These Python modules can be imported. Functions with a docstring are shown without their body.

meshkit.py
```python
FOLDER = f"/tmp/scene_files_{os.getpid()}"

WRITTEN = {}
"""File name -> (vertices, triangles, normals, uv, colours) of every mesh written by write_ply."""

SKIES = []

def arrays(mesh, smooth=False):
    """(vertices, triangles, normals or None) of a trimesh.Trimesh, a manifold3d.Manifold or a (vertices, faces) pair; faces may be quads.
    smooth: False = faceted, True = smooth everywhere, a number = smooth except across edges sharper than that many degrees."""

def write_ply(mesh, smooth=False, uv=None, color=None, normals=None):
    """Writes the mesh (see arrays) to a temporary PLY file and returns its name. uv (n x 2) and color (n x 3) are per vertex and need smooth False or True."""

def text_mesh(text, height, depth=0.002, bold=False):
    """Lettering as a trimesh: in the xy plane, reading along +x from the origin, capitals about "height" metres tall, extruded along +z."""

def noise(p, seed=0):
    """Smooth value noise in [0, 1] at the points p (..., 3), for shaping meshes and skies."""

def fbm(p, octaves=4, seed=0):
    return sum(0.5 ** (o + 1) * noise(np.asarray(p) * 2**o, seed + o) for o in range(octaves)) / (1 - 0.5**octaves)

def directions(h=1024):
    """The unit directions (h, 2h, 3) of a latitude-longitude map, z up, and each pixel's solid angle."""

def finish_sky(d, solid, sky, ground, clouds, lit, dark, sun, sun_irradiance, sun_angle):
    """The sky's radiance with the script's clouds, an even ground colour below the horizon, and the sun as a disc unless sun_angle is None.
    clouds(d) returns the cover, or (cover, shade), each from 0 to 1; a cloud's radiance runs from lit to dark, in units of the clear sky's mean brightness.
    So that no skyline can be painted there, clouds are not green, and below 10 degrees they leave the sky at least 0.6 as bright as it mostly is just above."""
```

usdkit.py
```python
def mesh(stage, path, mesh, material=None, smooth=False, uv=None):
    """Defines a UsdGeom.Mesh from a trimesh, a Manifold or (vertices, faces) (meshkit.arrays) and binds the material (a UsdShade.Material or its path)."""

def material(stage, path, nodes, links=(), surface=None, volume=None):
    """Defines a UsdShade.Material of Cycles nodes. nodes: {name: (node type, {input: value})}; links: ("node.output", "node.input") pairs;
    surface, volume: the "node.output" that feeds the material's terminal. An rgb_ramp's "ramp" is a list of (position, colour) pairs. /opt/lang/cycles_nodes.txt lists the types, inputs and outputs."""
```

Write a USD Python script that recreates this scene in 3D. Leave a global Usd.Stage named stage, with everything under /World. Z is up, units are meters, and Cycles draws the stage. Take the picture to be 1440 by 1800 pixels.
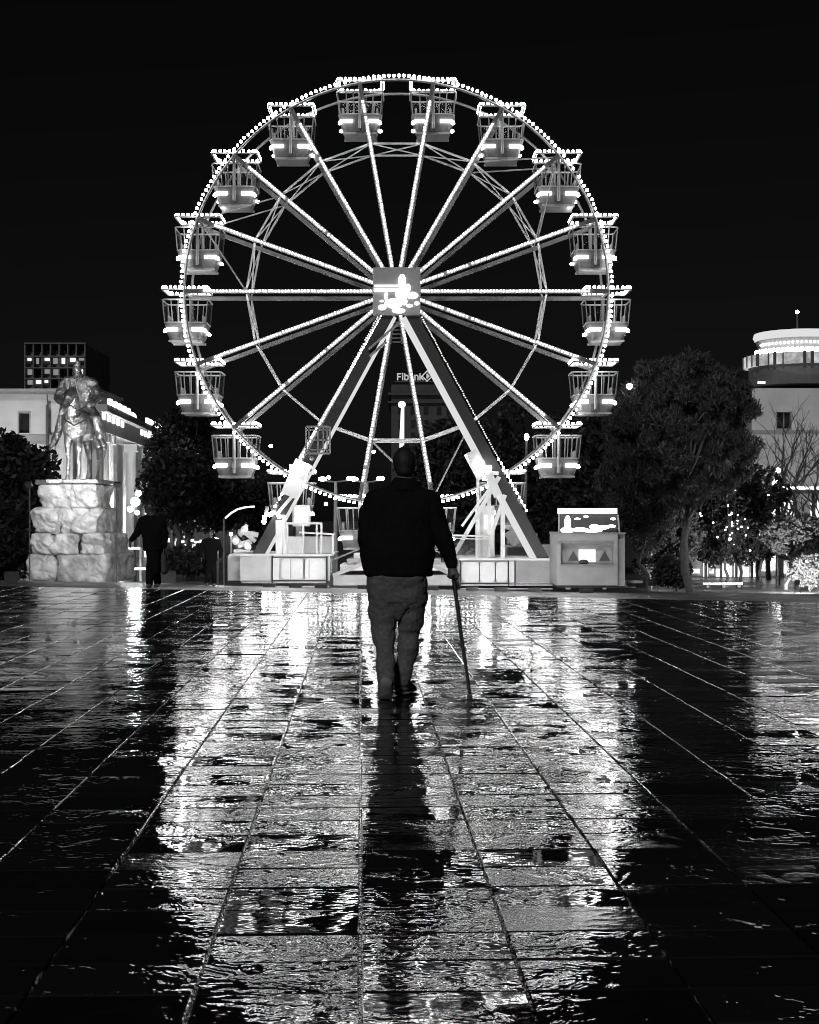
import math, random
import numpy as np, trimesh, manifold3d as m3
from manifold3d import Manifold
from shapely.geometry import Polygon, box as sbox
import usdkit, meshkit
from pxr import Usd, UsdGeom, UsdLux, UsdShade, Gf, Sdf

stage = Usd.Stage.CreateInMemory()
UsdGeom.SetStageUpAxis(stage, 'Z')
UsdGeom.SetStageMetersPerUnit(stage, 1.0)
UsdGeom.Xform.Define(stage, '/World')
UsdGeom.Scope.Define(stage, '/World/Looks')
rng = np.random.default_rng(11)

# ---------------------------------------------------------------- camera, sky, added fill light, exposure
F, H, HY = 2500.0, 1.24, 910.0                 # focal length in photo pixels, eye height, horizon row
cam = UsdGeom.Camera.Define(stage, '/World/camera')
cam.CreateHorizontalApertureAttr(24.0)
cam.CreateVerticalApertureAttr(30.0)
cam.CreateFocalLengthAttr(24.0 * F / 1440)
cam.CreateClippingRangeAttr((0.05, 5000))
cam.CreateExposureAttr(0.0)
cam.AddTranslateOp().Set((0, 0, H))
cam.AddRotateXOp().Set(90 + math.degrees(math.atan((HY - 900) / F)))

sky = UsdLux.DomeLight.Define(stage, '/World/sky')
sky.CreateIntensityAttr(1.0)
sky.GetPrim().SetCustomDataByKey('kind', 'structure')
skym = usdkit.material(stage, '/World/Looks/night_sky', {
    's': ('sky_texture', {'sky_type': 'single_scattering', 'sun_disc': False, 'sun_elevation': math.radians(32), 'sun_rotation': math.radians(195)}),
    'g': ('rgb_to_bw', {}), 'b': ('background_shader', {'strength': 0.0008})},
    [('s.color', 'g.color'), ('g.val', 'b.color')], surface='b.background')
UsdShade.MaterialBindingAPI.Apply(sky.GetPrim()).Bind(skym)
fill_light = UsdLux.DistantLight.Define(stage, '/World/fill_light')  # added weak fill from behind the camera, in place of unseen street lamps
fill_light.CreateIntensityAttr(0.28)
fill_light.CreateAngleAttr(6.0)
fill_light.CreateColorAttr(Gf.Vec3f(1, 1, 1))
fill_light.GetPrim().CreateAttribute('inputs:normalize', Sdf.ValueTypeNames.Bool).Set(True)
fill_light.AddRotateZOp().Set(-15)
fill_light.AddRotateXOp().Set(58)


def P(px, py, Y):
    return np.array([(px - 720) * Y / F, Y, H + (HY - py) * Y / F])


# ---------------------------------------------------------------- materials (a black and white place: greys only)
M = {}


def mat(name, g, rough=0.6, metal=0.0, vary=0.15, scale=3.0, bump=0.0, spec=0.5):
    n = {'p': ('principled_bsdf', {'roughness': rough, 'metallic': metal, 'specular_ior_level': spec}),
         'c': ('texture_coordinate', {}), 'n': ('noise_texture', {'scale': scale, 'detail': 5.0, 'roughness': 0.6}),
         'r': ('rgb_ramp', {'ramp': [(0.25, (g * (1 - vary),) * 3), (0.75, (g * (1 + vary),) * 3)]})}
    l = [('c.object', 'n.vector'), ('n.fac', 'r.fac'), ('r.color', 'p.base_color')]
    if bump:
        n['b'] = ('bump', {'strength': 1.0, 'distance': bump})
        l += [('n.fac', 'b.height'), ('b.normal', 'p.normal')]
    M[name] = usdkit.material(stage, '/World/Looks/' + name, n, l, surface='p.BSDF')


def emit(name, s, g=1.0):
    M[name] = usdkit.material(stage, '/World/Looks/' + name, {'e': ('emission', {'color': (g, g, g), 'strength': s})}, [], surface='e.emission')


def emit_patchy(name, lo, hi, scale):
    M[name] = usdkit.material(stage, '/World/Looks/' + name, {
        'c': ('texture_coordinate', {}), 'n': ('noise_texture', {'scale': scale, 'detail': 4.0, 'roughness': 0.7}),
        'm': ('map_range', {'from_min': 0.35, 'from_max': 0.65, 'to_min': lo, 'to_max': hi, 'clamp': True}), 'e': ('emission', {'color': (1, 1, 1)})},
        [('c.object', 'n.vector'), ('n.fac', 'm.value'), ('m.result', 'e.strength')], surface='e.emission')


mat('dark_steel', 0.06, 0.45, 0.0)
mat('grey_steel', 0.22, 0.4, 0.0, 0.2, 6)
mat('rear_steel', 0.12, 0.45)
mat('pale_steel', 0.4, 0.4, 0.0, 0.15, 5)
mat('white_paint', 0.78, 0.4, 0, 0.08, 4)
mat('emblem_panel', 0.3, 0.5, 0, 0.15, 2.0)
mat('off_white_panel', 0.62, 0.45, 0, 0.12, 2.5)
mat('grey_panel', 0.32, 0.45, 0, 0.2, 1.5)
mat('black_paint', 0.022, 0.4)
mat('dark_rubber', 0.03, 0.6)
mat('seam_black', 0.02, 0.6)
mat('tub_paint', 0.11, 0.35, 0, 0.12, 4)
mat('bronze', 0.42, 0.42, 0.85, 0.6, 3.0, 0.12)
mat('dark_bronze', 0.12, 0.4, 0.8, 0.5, 2, 0.08)
mat('rough_stone', 0.36, 0.85, 0, 0.6, 1.6, 0.16)
mat('plaster', 0.46, 0.85, 0, 0.22, 0.35)
mat('cornice_stone', 0.25, 0.8, 0, 0.15, 1.0)
mat('marble_column', 0.65, 0.6, 0, 0.12, 1.0)
mat('dark_concrete', 0.12, 0.8, 0, 0.3, 0.4)
mat('black_wall', 0.045, 0.8, 0, 0.3, 0.4)
mat('dark_window', 0.02, 0.15)
mat('bark', 0.07, 0.9, 0, 0.4, 6, 0.03)
mat('pale_bark', 0.3, 0.8, 0, 0.3, 6, 0.01)
mat('jacket_wool', 0.006, 0.95, 0, 0.3, 30, 0.002, 0.1)
mat('denim', 0.10, 0.9, 0, 0.35, 40, 0.003, 0.15)
mat('shoe_leather', 0.06, 0.6, 0, 0.2, 20)
mat('shoe_sole', 0.14, 0.7, 0, 0.2, 30)
mat('skin', 0.08, 0.55, 0, 0.1, 20)
mat('hair', 0.006, 0.7, 0, 0.3, 60, 0.002)
mat('black_cane', 0.015, 0.3)
mat('black_cloth', 0.008, 0.95, 0, 0.2, 10, 0, 0.05)
mat('bag_cloth', 0.05, 0.8)
emit('bulb', 30.0)
emit('tube_lamp', 13.0)
emit('tub_bar', 10.0)
emit('rim_bulb_small', 1.5)
emit('flood', 26.0)
emit('flange_self_glow', 0.75)  # self-glow that paints brightness onto the inner leg flanges
emit('added_statue_flood', 380.0)
emit('added_bronze_flood', 1700.0)
emit('added_bush_flood', 16000.0)
emit('added_facade_flood', 3600.0)
emit('added_ground_lens', 800.0)
emit('column_flood', 3000.0)
emit('strong_flood', 500.0)
emit('lamp_head', 14.0)
emit('globe', 20.0)
emit('bright_globe', 160.0)
emit('sign_light', 3.0)
emit('dim_sign', 0.55)
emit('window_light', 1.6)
emit('window_dim', 0.25)
emit('string_light', 12.0)
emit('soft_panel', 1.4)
emit('ring_light', 0.75)
emit_patchy('restaurant_glow', 0.03, 0.8, 0.45)
emit_patchy('shop_glow', 0.15, 2.6, 1.1)
emit_patchy('advert_glow', 0.0, 1.6, 2.2)
emit_patchy('emblem_glow', 0.8, 2.2, 3.0)


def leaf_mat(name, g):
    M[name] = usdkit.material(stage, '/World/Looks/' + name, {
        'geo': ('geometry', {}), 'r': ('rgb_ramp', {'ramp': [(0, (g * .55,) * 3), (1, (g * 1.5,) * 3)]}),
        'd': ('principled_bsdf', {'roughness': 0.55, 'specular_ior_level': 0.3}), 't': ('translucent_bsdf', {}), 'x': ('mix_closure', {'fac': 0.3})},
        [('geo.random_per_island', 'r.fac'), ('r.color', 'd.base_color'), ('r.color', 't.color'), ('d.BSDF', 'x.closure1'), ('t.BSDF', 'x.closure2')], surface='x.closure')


leaf_mat('needles', 0.12)
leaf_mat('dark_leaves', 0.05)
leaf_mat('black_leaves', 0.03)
leaf_mat('lit_tone_leaves', 0.16)  # paler leaf colour, the floodlit look is put into the tone
leaf_mat('grass_blades', 0.06)

M['clear_curtain'] = usdkit.material(stage, '/World/Looks/clear_curtain', {
    'f': ('fresnel', {'IOR': 1.45}), 'a': ('math', {'math_type': 'multiply', 'value2': 0.8}), 't': ('transparent_bsdf', {'color': (0.85, 0.85, 0.85)}),
    'g': ('glossy_bsdf', {'roughness': 0.2, 'color': (0.5, 0.5, 0.5)}), 'x': ('mix_closure', {})},
    [('f.fac', 'a.value1'), ('a.value', 'x.fac'), ('t.BSDF', 'x.closure1'), ('g.BSDF', 'x.closure2')], surface='x.closure')

YAW = math.atan(86 / F)                      # the paving's strips run 2 degrees left of the view
TW, TL, V0 = 0.434, 0.2635, 3.72 % 0.2635


def wet_stone(name, base, granular, riven, cover):
    """wet slate: flat water films lie between rough grains; each paving slab has its own gloss and tone"""
    n = {'geo': ('geometry', {}), 'rot': ('vector_rotate', {'rotate_type': 'z_axis', 'angle': -YAW}),
         'sub': ('vector_math', {'math_type': 'subtract', 'vector2': (0, V0, 0)}),
         'div': ('vector_math', {'math_type': 'divide', 'vector2': (TW, TL, 1000)}), 'flo': ('vector_math', {'math_type': 'floor'}),
         'wn': ('white_noise_texture', {'dimensions': '2D'}), 'sep': ('separate_color', {}),
         'off': ('vector_math', {'math_type': 'scale', 'scale': 7.0}), 'add': ('vector_math', {'math_type': 'add'}),
         'n1': ('noise_texture', {'scale': 44.0, 'detail': 0.4, 'roughness': 0.5, 'distortion': 0.2}),
         'str': ('vector_math', {'math_type': 'multiply', 'vector2': (0.6, 1.0, 1)}), 'st2': ('vector_math', {'math_type': 'multiply', 'vector2': (0.42, 1.2, 1)}),
         'n2': ('noise_texture', {'scale': 8.0, 'detail': 1.4, 'roughness': 0.5, 'distortion': 1.0}),
         'n3': ('noise_texture', {'scale': 4.5, 'detail': 4.0, 'roughness': 0.6, 'distortion': 0.6}),
         'n4': ('noise_texture', {'scale': 3.5, 'detail': 2.0, 'roughness': 0.5}),
         'pm': ('math', {'math_type': 'multiply_add', 'value2': 0.30, 'value3': -0.15 + cover}),
         'ps': ('math', {'math_type': 'add'}),
         'wet': ('map_range', {'range_type': 'smoothstep', 'from_min': 0.48, 'from_max': 0.62, 'to_min': 1.0, 'to_max': 0.2}),
         'am': ('math', {'math_type': 'multiply_add', 'value2': 1.0, 'value3': 0.35}), 'ha': ('math', {'math_type': 'multiply'}), 'gr': ('map_range', {'range_type': 'smoothstep', 'from_min': 0.30, 'from_max': 0.74, 'to_min': 0.0, 'to_max': 1.0}), 'h1': ('math', {'math_type': 'multiply', 'value2': granular}), 'h2': ('math', {'math_type': 'multiply_add', 'value2': riven}),
         'hd': ('math', {'math_type': 'multiply'}), 'hw': ('math', {'math_type': 'multiply_add', 'value2': 0.0016}),
         'bump': ('bump', {'strength': 1.0, 'distance': 1.0}),
         'tone': ('map_range', {'to_min': base * 0.6, 'to_max': base * 1.6}), 'ro': ('math', {'math_type': 'power', 'value2': 9.0}),
         'rx': ('math', {'math_type': 'multiply_add', 'value2': 0.20, 'value3': 0.004}), 'rr': ('math', {'math_type': 'multiply_add', 'value3': 0.02}),
         'p': ('principled_bsdf', {'ior': 1.4})}
    l = [('geo.position', 'rot.vector'), ('rot.vector', 'sub.vector1'), ('sub.vector', 'div.vector1'), ('div.vector', 'flo.vector1'), ('flo.vector', 'wn.vector'),
         ('wn.color', 'sep.color'), ('wn.color', 'off.vector1'), ('rot.vector', 'add.vector1'), ('off.vector', 'add.vector2'),
         ('add.vector', 'str.vector1'), ('str.vector', 'n1.vector'), ('add.vector', 'st2.vector1'), ('st2.vector', 'n2.vector'), ('add.vector', 'n3.vector'), ('add.vector', 'n4.vector'),
         ('sep.r', 'pm.value1'), ('n3.fac', 'ps.value1'), ('pm.value', 'ps.value2'), ('ps.value', 'wet.value'),
         ('n1.fac', 'gr.value'), ('gr.result', 'h1.value1'), ('n2.fac', 'h2.value1'), ('h1.value', 'h2.value3'), ('h2.value', 'hd.value1'), ('sep.g', 'am.value1'), ('am.value', 'ha.value1'), ('wet.result', 'ha.value2'), ('ha.value', 'hd.value2'),
         ('n4.fac', 'hw.value1'), ('hd.value', 'hw.value3'), ('hw.value', 'bump.height'), ('bump.normal', 'p.normal'),
         ('sep.g', 'tone.value'), ('tone.result', 'p.base_color'), ('sep.b', 'ro.value1'), ('ro.value', 'rx.value1'), ('rx.value', 'rr.value1'), ('wet.result', 'rr.value2'), ('rr.value', 'p.roughness')]
    M[name] = usdkit.material(stage, '/World/Looks/' + name, n, l, surface='p.BSDF')


wet_stone('wet_slab', 0.008, 0.00047, 0.0025, 0.06)
wet_stone('wet_bed', 0.012, 0.001, 0.002, -0.2)
M['wet_asphalt'] = usdkit.material(stage, '/World/Looks/wet_asphalt', {
    'geo': ('geometry', {}), 'n': ('noise_texture', {'scale': 6.0, 'detail': 6.0, 'roughness': 0.7}), 'k': ('noise_texture', {'scale': 0.5, 'detail': 3.0}),
    'b': ('bump', {'strength': 1.0, 'distance': 0.012}), 'r': ('map_range', {'from_min': 0.3, 'from_max': 0.7, 'to_min': 0.22, 'to_max': 0.5}),
    'p': ('principled_bsdf', {'base_color': (0.06, 0.06, 0.06)})},
    [('geo.position', 'n.vector'), ('geo.position', 'k.vector'), ('n.fac', 'b.height'), ('b.normal', 'p.normal'), ('k.fac', 'r.value'), ('r.result', 'p.roughness')], surface='p.BSDF')

# ---------------------------------------------------------------- things and parts
used = {}


def numbered(path):
    k = used.get(path, 0)
    used[path] = k + 1
    return path if k == 0 else f'{path}_{k:03d}'


class Part:
    def __init__(s, path, origin):
        s.path, s.o = path, np.asarray(origin, float)

    def part(s, name, mesh, material, label=None, kind=None, smooth=False):
        path = numbered(s.path + '/' + name)
        if isinstance(mesh, Manifold):
            mm = mesh.to_mesh()
            mesh = trimesh.Trimesh(mm.vert_properties[:, :3], mm.tri_verts, process=False)
        mesh = mesh.copy()
        mesh.apply_translation(-s.o)
        pr = usdkit.mesh(stage, path, mesh, M[material], smooth=smooth).GetPrim()
        if label:
            pr.SetCustomDataByKey('label', label)
        if kind:
            pr.SetCustomDataByKey('kind', kind)
        return Part(path, s.o)


def keys(pr, label=None, cat=None, group=None, kind=None):
    for k, v in (('label', label), ('category', cat), ('group', group), ('kind', kind)):
        if v:
            pr.SetCustomDataByKey(k, v)


def thing(name, label, cat, loc=(0, 0, 0), group=None, kind=None):
    path = numbered('/World/' + name)
    x = UsdGeom.Xform.Define(stage, path)
    x.AddTranslateOp().Set(Gf.Vec3d(*map(float, loc)))
    keys(x.GetPrim(), label, cat, group, kind)
    return Part(path, loc)


def single(name, mesh, material, label=None, cat=None, group=None, kind=None, smooth=False):
    path = numbered('/World/' + name)
    pr = usdkit.mesh(stage, path, mesh, M[material], smooth=smooth).GetPrim()
    keys(pr, label, cat, group, kind)
    return Part(path, (0, 0, 0))


def copy_of(src, name, loc, label, group=None):
    path = numbered('/World/' + name)
    x = UsdGeom.Xform.Define(stage, path)
    x.GetPrim().GetReferences().AddInternalReference(src.path)
    x.GetPrim().SetInstanceable(True)
    x.GetPrim().GetAttribute('xformOp:translate').Set(Gf.Vec3d(*map(float, loc)))
    keys(x.GetPrim(), label, None, group)


cat_ = trimesh.util.concatenate


def box(c, size, rz=0.0):
    m = trimesh.creation.box(size)
    if rz:
        m.apply_transform(trimesh.transformations.rotation_matrix(rz, [0, 0, 1]))
    m.apply_translation(c)
    return m


def boxp(x0, x1, y0, y1, Y, depth):
    """box whose front face fills the given photo rectangle when it stands at distance Y"""
    a, b = P(x0, y1, Y), P(x1, y0, Y)
    return box(((a[0] + b[0]) / 2, Y + depth / 2, (a[2] + b[2]) / 2), (b[0] - a[0], depth, b[2] - a[2]))


def bevel(c, size, r=0.02, rz=0.0):
    s = np.array(size) / 2 - r
    v = [np.array([sx * s[0] + (sx * r if k == 0 else 0), sy * s[1] + (sy * r if k == 1 else 0), sz * s[2] + (sz * r if k == 2 else 0)]) for sx in (-1, 1) for sy in (-1, 1) for sz in (-1, 1) for k in range(3)]
    m = trimesh.Trimesh(v, []).convex_hull
    if rz:
        m.apply_transform(trimesh.transformations.rotation_matrix(rz, [0, 0, 1]))
    m.apply_translation(c)
    return m


def beam(p0, p1, w, h, up=(0, -1, 0)):
    """bar of section w (across) x h (along up) from p0 to p1"""
    p0, p1 = np.asarray(p0, float), np.asarray(p1, float)
    d = p1 - p0
    L = np.linalg.norm(d)
    d /= L
    u = np.asarray(up, float) - d * np.dot(up, d)
    u /= np.linalg.norm(u)
    m = trimesh.creation.box((w, h, L))
    T = np.eye(4)
    T[:3, 0], T[:3, 1], T[:3, 2], T[:3, 3] = np.cross(u, d), u, d, (p0 + p1) / 2
    m.apply_transform(T)
    return m


def tube(pts, r, sides=8, caps=True):
    p = np.asarray(pts, float)
    r = np.broadcast_to(np.asarray(r, float), (len(p),))
    t = np.gradient(p, axis=0)
    t /= np.linalg.norm(t, axis=1, keepdims=True) + 1e-12
    ref = np.array([0, 0, 1.0]) if abs(t[:, 2]).max() < 0.9 else np.array([0.31, 0.95, 0.02])
    a = np.cross(t, ref)
    a /= np.linalg.norm(a, axis=1, keepdims=True) + 1e-12
    b = np.cross(t, a)
    an = np.arange(sides) * 2 * np.pi / sides
    v = p[:, None] + r[:, None, None] * (np.cos(an)[None, :, None] * a[:, None] + np.sin(an)[None, :, None] * b[:, None])
    i, j = np.meshgrid(np.arange(len(p) - 1), np.arange(sides), indexing='ij')
    k = (j + 1) % sides
    q = np.stack([i * sides + j, i * sides + k, (i + 1) * sides + k, (i + 1) * sides + j], -1).reshape(-1, 4)
    f = [q[:, [0, 2, 1]], q[:, [0, 3, 2]]]
    v = v.reshape(-1, 3)
    if caps:
        n = len(v)
        v = np.vstack([v, p[0], p[-1]])
        j = np.arange(sides)
        k = (j + 1) % sides
        e = (len(p) - 1) * sides
        f += [np.stack([np.full(sides, n), k, j], 1)[:, [0, 2, 1]][:, [0, 2, 1]], np.stack([np.full(sides, n + 1), e + j, e + k], 1)]
    return trimesh.Trimesh(v, np.vstack(f), process=False)


_ico = trimesh.creation.icosphere(0, 1.0)
_ico1 = trimesh.creation.icosphere(1, 1.0)
_ico2 = trimesh.creation.icosphere(2, 1.0)


def spheres(pts, r, fine=False):
    base = _ico1 if fine else _ico
    pts = np.asarray(pts, float).reshape(-1, 3)
    if len(pts) > 12:
        gj = np.random.default_rng(len(pts) + int(abs(pts[0, 0]) * 1000))
        pts = (pts + gj.normal(0, .006, pts.shape))[gj.random(len(pts)) > .012]
    r = np.broadcast_to(np.asarray(r, float), (len(pts),))
    v = (base.vertices[None] * r[:, None, None] + pts[:, None]).reshape(-1, 3)
    f = (base.faces[None] + (np.arange(len(pts)) * len(base.vertices))[:, None, None]).reshape(-1, 3)
    return trimesh.Trimesh(v, f, process=False)


def ellipsoid(c, r, fine=2):
    m = (_ico2 if fine == 2 else _ico1).copy()
    m.vertices = m.vertices * np.asarray(r) + np.asarray(c)
    return m


def lathe(profile, c, n=24):
    m = trimesh.creation.revolve(np.asarray(profile, float), sections=n)
    m.apply_translation(c)
    return m


def lerp(a, b, t):
    return np.asarray(a) + (np.asarray(b) - np.asarray(a)) * t


def facing(mesh_xy, c, target):
    """place a mesh drawn in xy (its +z forward) at c looking at target"""
    d = np.asarray(target, float) - np.asarray(c, float)
    d /= np.linalg.norm(d)
    x = np.cross([0, 0, 1.0], d)
    x /= np.linalg.norm(x)
    T = np.eye(4)
    T[:3, 0], T[:3, 1], T[:3, 2], T[:3, 3] = x, np.cross(d, x), d, c
    mesh_xy.apply_transform(T)
    return mesh_xy


# ---------------------------------------------------------------- ground: wet square up to its ridge, then ground that falls away behind it
def ridge(X):
    return 23.04 - 0.37 * np.clip(X, -30, 30)


def ground_z(X, Y):
    d = np.maximum(Y - ridge(X), 0)
    k = 38.0
    return -0.0461 * np.where(d < k, d, k + 3 * (1 - np.exp(-(d - k) / 3)))


xs = np.concatenate([[-400, -200, -120, -80], np.arange(-60, 61, 4), [80, 120, 200, 400]]).astype(float)
ds = np.array([0, 1, 2, 4, 7, 11, 16, 22, 28, 34, 38, 40, 42, 45, 50, 60, 80, 120, 200, 400, 1200.])
XX, DD = np.meshgrid(xs, ds, indexing='ij')
YY = ridge(XX) + DD
V = np.stack([XX, YY, ground_z(XX, YY) - 0.006], -1).reshape(-1, 3)
nx, nd = len(xs), len(ds)
ii, jj = np.meshgrid(np.arange(nx - 1), np.arange(nd - 1), indexing='ij')
q = np.stack([ii * nd + jj, (ii + 1) * nd + jj, (ii + 1) * nd + jj + 1, ii * nd + jj + 1], -1).reshape(-1, 4)
single('lower_ground', trimesh.Trimesh(V, np.vstack([q[:, [0, 1, 2]], q[:, [0, 2, 3]]]), process=False), 'wet_asphalt', kind='structure', smooth=True)

plaza = thing('plaza_paving', None, None, kind='structure')
bedpoly = Polygon([(-34, -30), (34, -30), (34, ridge(30) - .0), (30, ridge(30)), (-30, ridge(-30)), (-34, ridge(-30))])
bv, bf = trimesh.creation.triangulate_polygon(bedpoly, engine='earcut')
plaza.part('mortar_bed', trimesh.Trimesh(np.column_stack([bv, np.full(len(bv), -0.014)]), bf, process=False), 'wet_bed')
cy, sy = math.cos(YAW), math.sin(YAW)


def uv_to_world(u, v):
    return np.stack([u * cy - v * sy, u * sy + v * cy], -1)


def slab(poly, z, tilt, ch=0.004, deep=0.03):
    """a paving slab with chamfered upper edges over a convex polygon"""
    p = np.asarray(poly)
    c = p.mean(0)
    n = len(p)
    size = np.abs(p - c).max(0)
    inner = c + (p - c) * (1 - ch / np.maximum(size, 0.02))
    zz = lambda q: z + (q - c) @ tilt
    top = np.column_stack([inner, zz(inner)])
    mid = np.column_stack([p, zz(p) - ch * 0.9])
    low = np.column_stack([p, np.full(n, -deep)])
    v = np.vstack([top, mid, low])
    f = [[0, k, k + 1] for k in range(1, n - 1)]
    for k in range(n):
        j = (k + 1) % n
        for a in (0, n):
            f += [[a + k, n + a + k, n + a + j], [a + k, n + a + j, a + j]]
    return trimesh.Trimesh(v, f, process=False)


near, far = [], []
k0, k1 = -31, 31
for k in range(k0, k1):
    r0, r1 = int((-6 - V0) / TL), int((36 - V0) / TL)
    for r in range(r0, r1):
        g = 0.004
        u0, u1, v0, v1 = k * TW + g, (k + 1) * TW - g, V0 + r * TL + g, V0 + (r + 1) * TL - g
        jit = rng.uniform(-0.003, 0.003, 4)
        c4 = uv_to_world(np.array([u0 + jit[0] * .5, u1 + jit[1] * .5, u1 + jit[1] * .5, u0 + jit[0] * .5]), np.array([v0, v0, v1, v1]) + jit[2])
        z, tilt = rng.normal(0, 0.0009), rng.normal(0, 0.0035, 2)
        over = c4[:, 1] - ridge(c4[:, 0])
        if over.min() > -0.02:
            continue
        if over.max() > 0:
            cut = Polygon(c4).intersection(Polygon([(-60, -60), (60, -60), (60, ridge(60)), (30, ridge(30)), (-30, ridge(-30)), (-60, ridge(-60))]))
            if cut.is_empty or cut.area < 0.004 or cut.geom_type != 'Polygon':
                continue
            c4 = np.array(cut.exterior.coords)[:-1]
            if Polygon(c4).exterior.is_ccw is False:
                c4 = c4[::-1]
            z, tilt = 0, tilt * 0
        m = slab(c4, z, tilt)
        c = c4.mean(0)
        seen = c[1] > 3.3 and abs(c[0]) < 0.288 * c[1] + 0.15
        (near if seen else far).append((c[1], m))
near.sort(key=lambda t: t[0])
for _, m in near[:300]:
    plaza.part('paving_slab', m, 'wet_slab')
plaza.part('further_paving_slabs', cat_([m for _, m in near[300:] + far]), 'wet_slab', kind='stuff')

# ---------------------------------------------------------------- ferris wheel
YF, YR = 47.5, 49.08
S = YF / F
HUB = P(697, 512, YF)
RIM = 375.5 * S


def on(radius, deg, Y):
    a = math.radians(deg)
    return np.array([HUB[0] + radius * math.sin(a), Y, HUB[2] + radius * math.cos(a)])


ANG = [10 + 20 * k for k in range(18)]
wheel = thing('ferris_wheel', 'tall lit ferris wheel with eighteen spokes of white bulbs', 'ferris wheel', HUB)
RB = 0.037
for Y, lit in ((YF, True), (YR, False)):
    arc = [on(RIM - 0.05, t, Y) for t in np.linspace(0, 360, 145)]
    rim = wheel.part('rim', tube(arc, 0.045, 7, caps=False), 'dark_steel' if lit else 'rear_steel', smooth=True)
    if lit:
        pts = []
        for a in ANG:
            pts += [on(RIM + 0.06, a + t, Y - 0.09) for t in np.linspace(1.2, 18.8, 14)]
        rim.part('bulb_string', spheres(pts, .058), 'bulb', kind='stuff')
for Y, lit in ((YF, True), (YR, False)):
    for a in ANG:
        sp = wheel.part('spoke', beam(on(0.55, a, Y), on(RIM - 0.06, a, Y), 0.13, 0.16), 'dark_steel' if lit else 'rear_steel')
        if lit:
            dz = 0 if 100 < a < 260 else 0
            n = 52
            pts = [on(t, a, Y - 0.14) for t in np.linspace(0.86, RIM - 0.72, n)]
            sp.part('bulb_string', spheres(pts, RB), 'bulb', kind='stuff')
RI = 264.5 * S
for i, a in enumerate(ANG):
    b = a + 20
    f0, f1, r0, r1 = on(RI, a, YF), on(RI, b, YF), on(RI, a, YR), on(RI, b, YR)
    for p, q in ((f0, f1), (r0, r1)):
        wheel.part('ring_bar', tube([p, q], 0.036, 6), 'pale_steel')
    wheel.part('cross_brace', tube([f0, r1], 0.022, 6), 'pale_steel')
    wheel.part('cross_brace', tube([r0 + [0, .03, 0], f1 + [0, .03, 0]], 0.022, 6), 'pale_steel')
    wheel.part('gondola_axle', tube([on(RIM - .05, a, YF), on(RIM - .05, a, YR)], 0.04, 8), 'grey_steel')
for a in (-70, 50, 170):
    for s in (-20, 20):
        for Y in (YF + .12, YR):
            wheel.part('rim_brace', tube([on(RIM - .1, a, Y), on(RI, a + s, Y)], 0.025, 6), 'grey_steel')
hub = wheel.part('hub', tube([HUB + [0, -0.1, 0], HUB + [0, 1.75, 0]], 0.5, 24), 'grey_steel', smooth=30)
pc = P(697.5, 511.5, 46.45)
panel = wheel.part('hub_panel', bevel(pc + [0, .04, 0], (84 * .01858, 0.08, 84 * .01858), 0.02), 'emblem_panel')


def E(px, py, dy=0.0):
    return P(px, py, 46.4 + dy)


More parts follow.
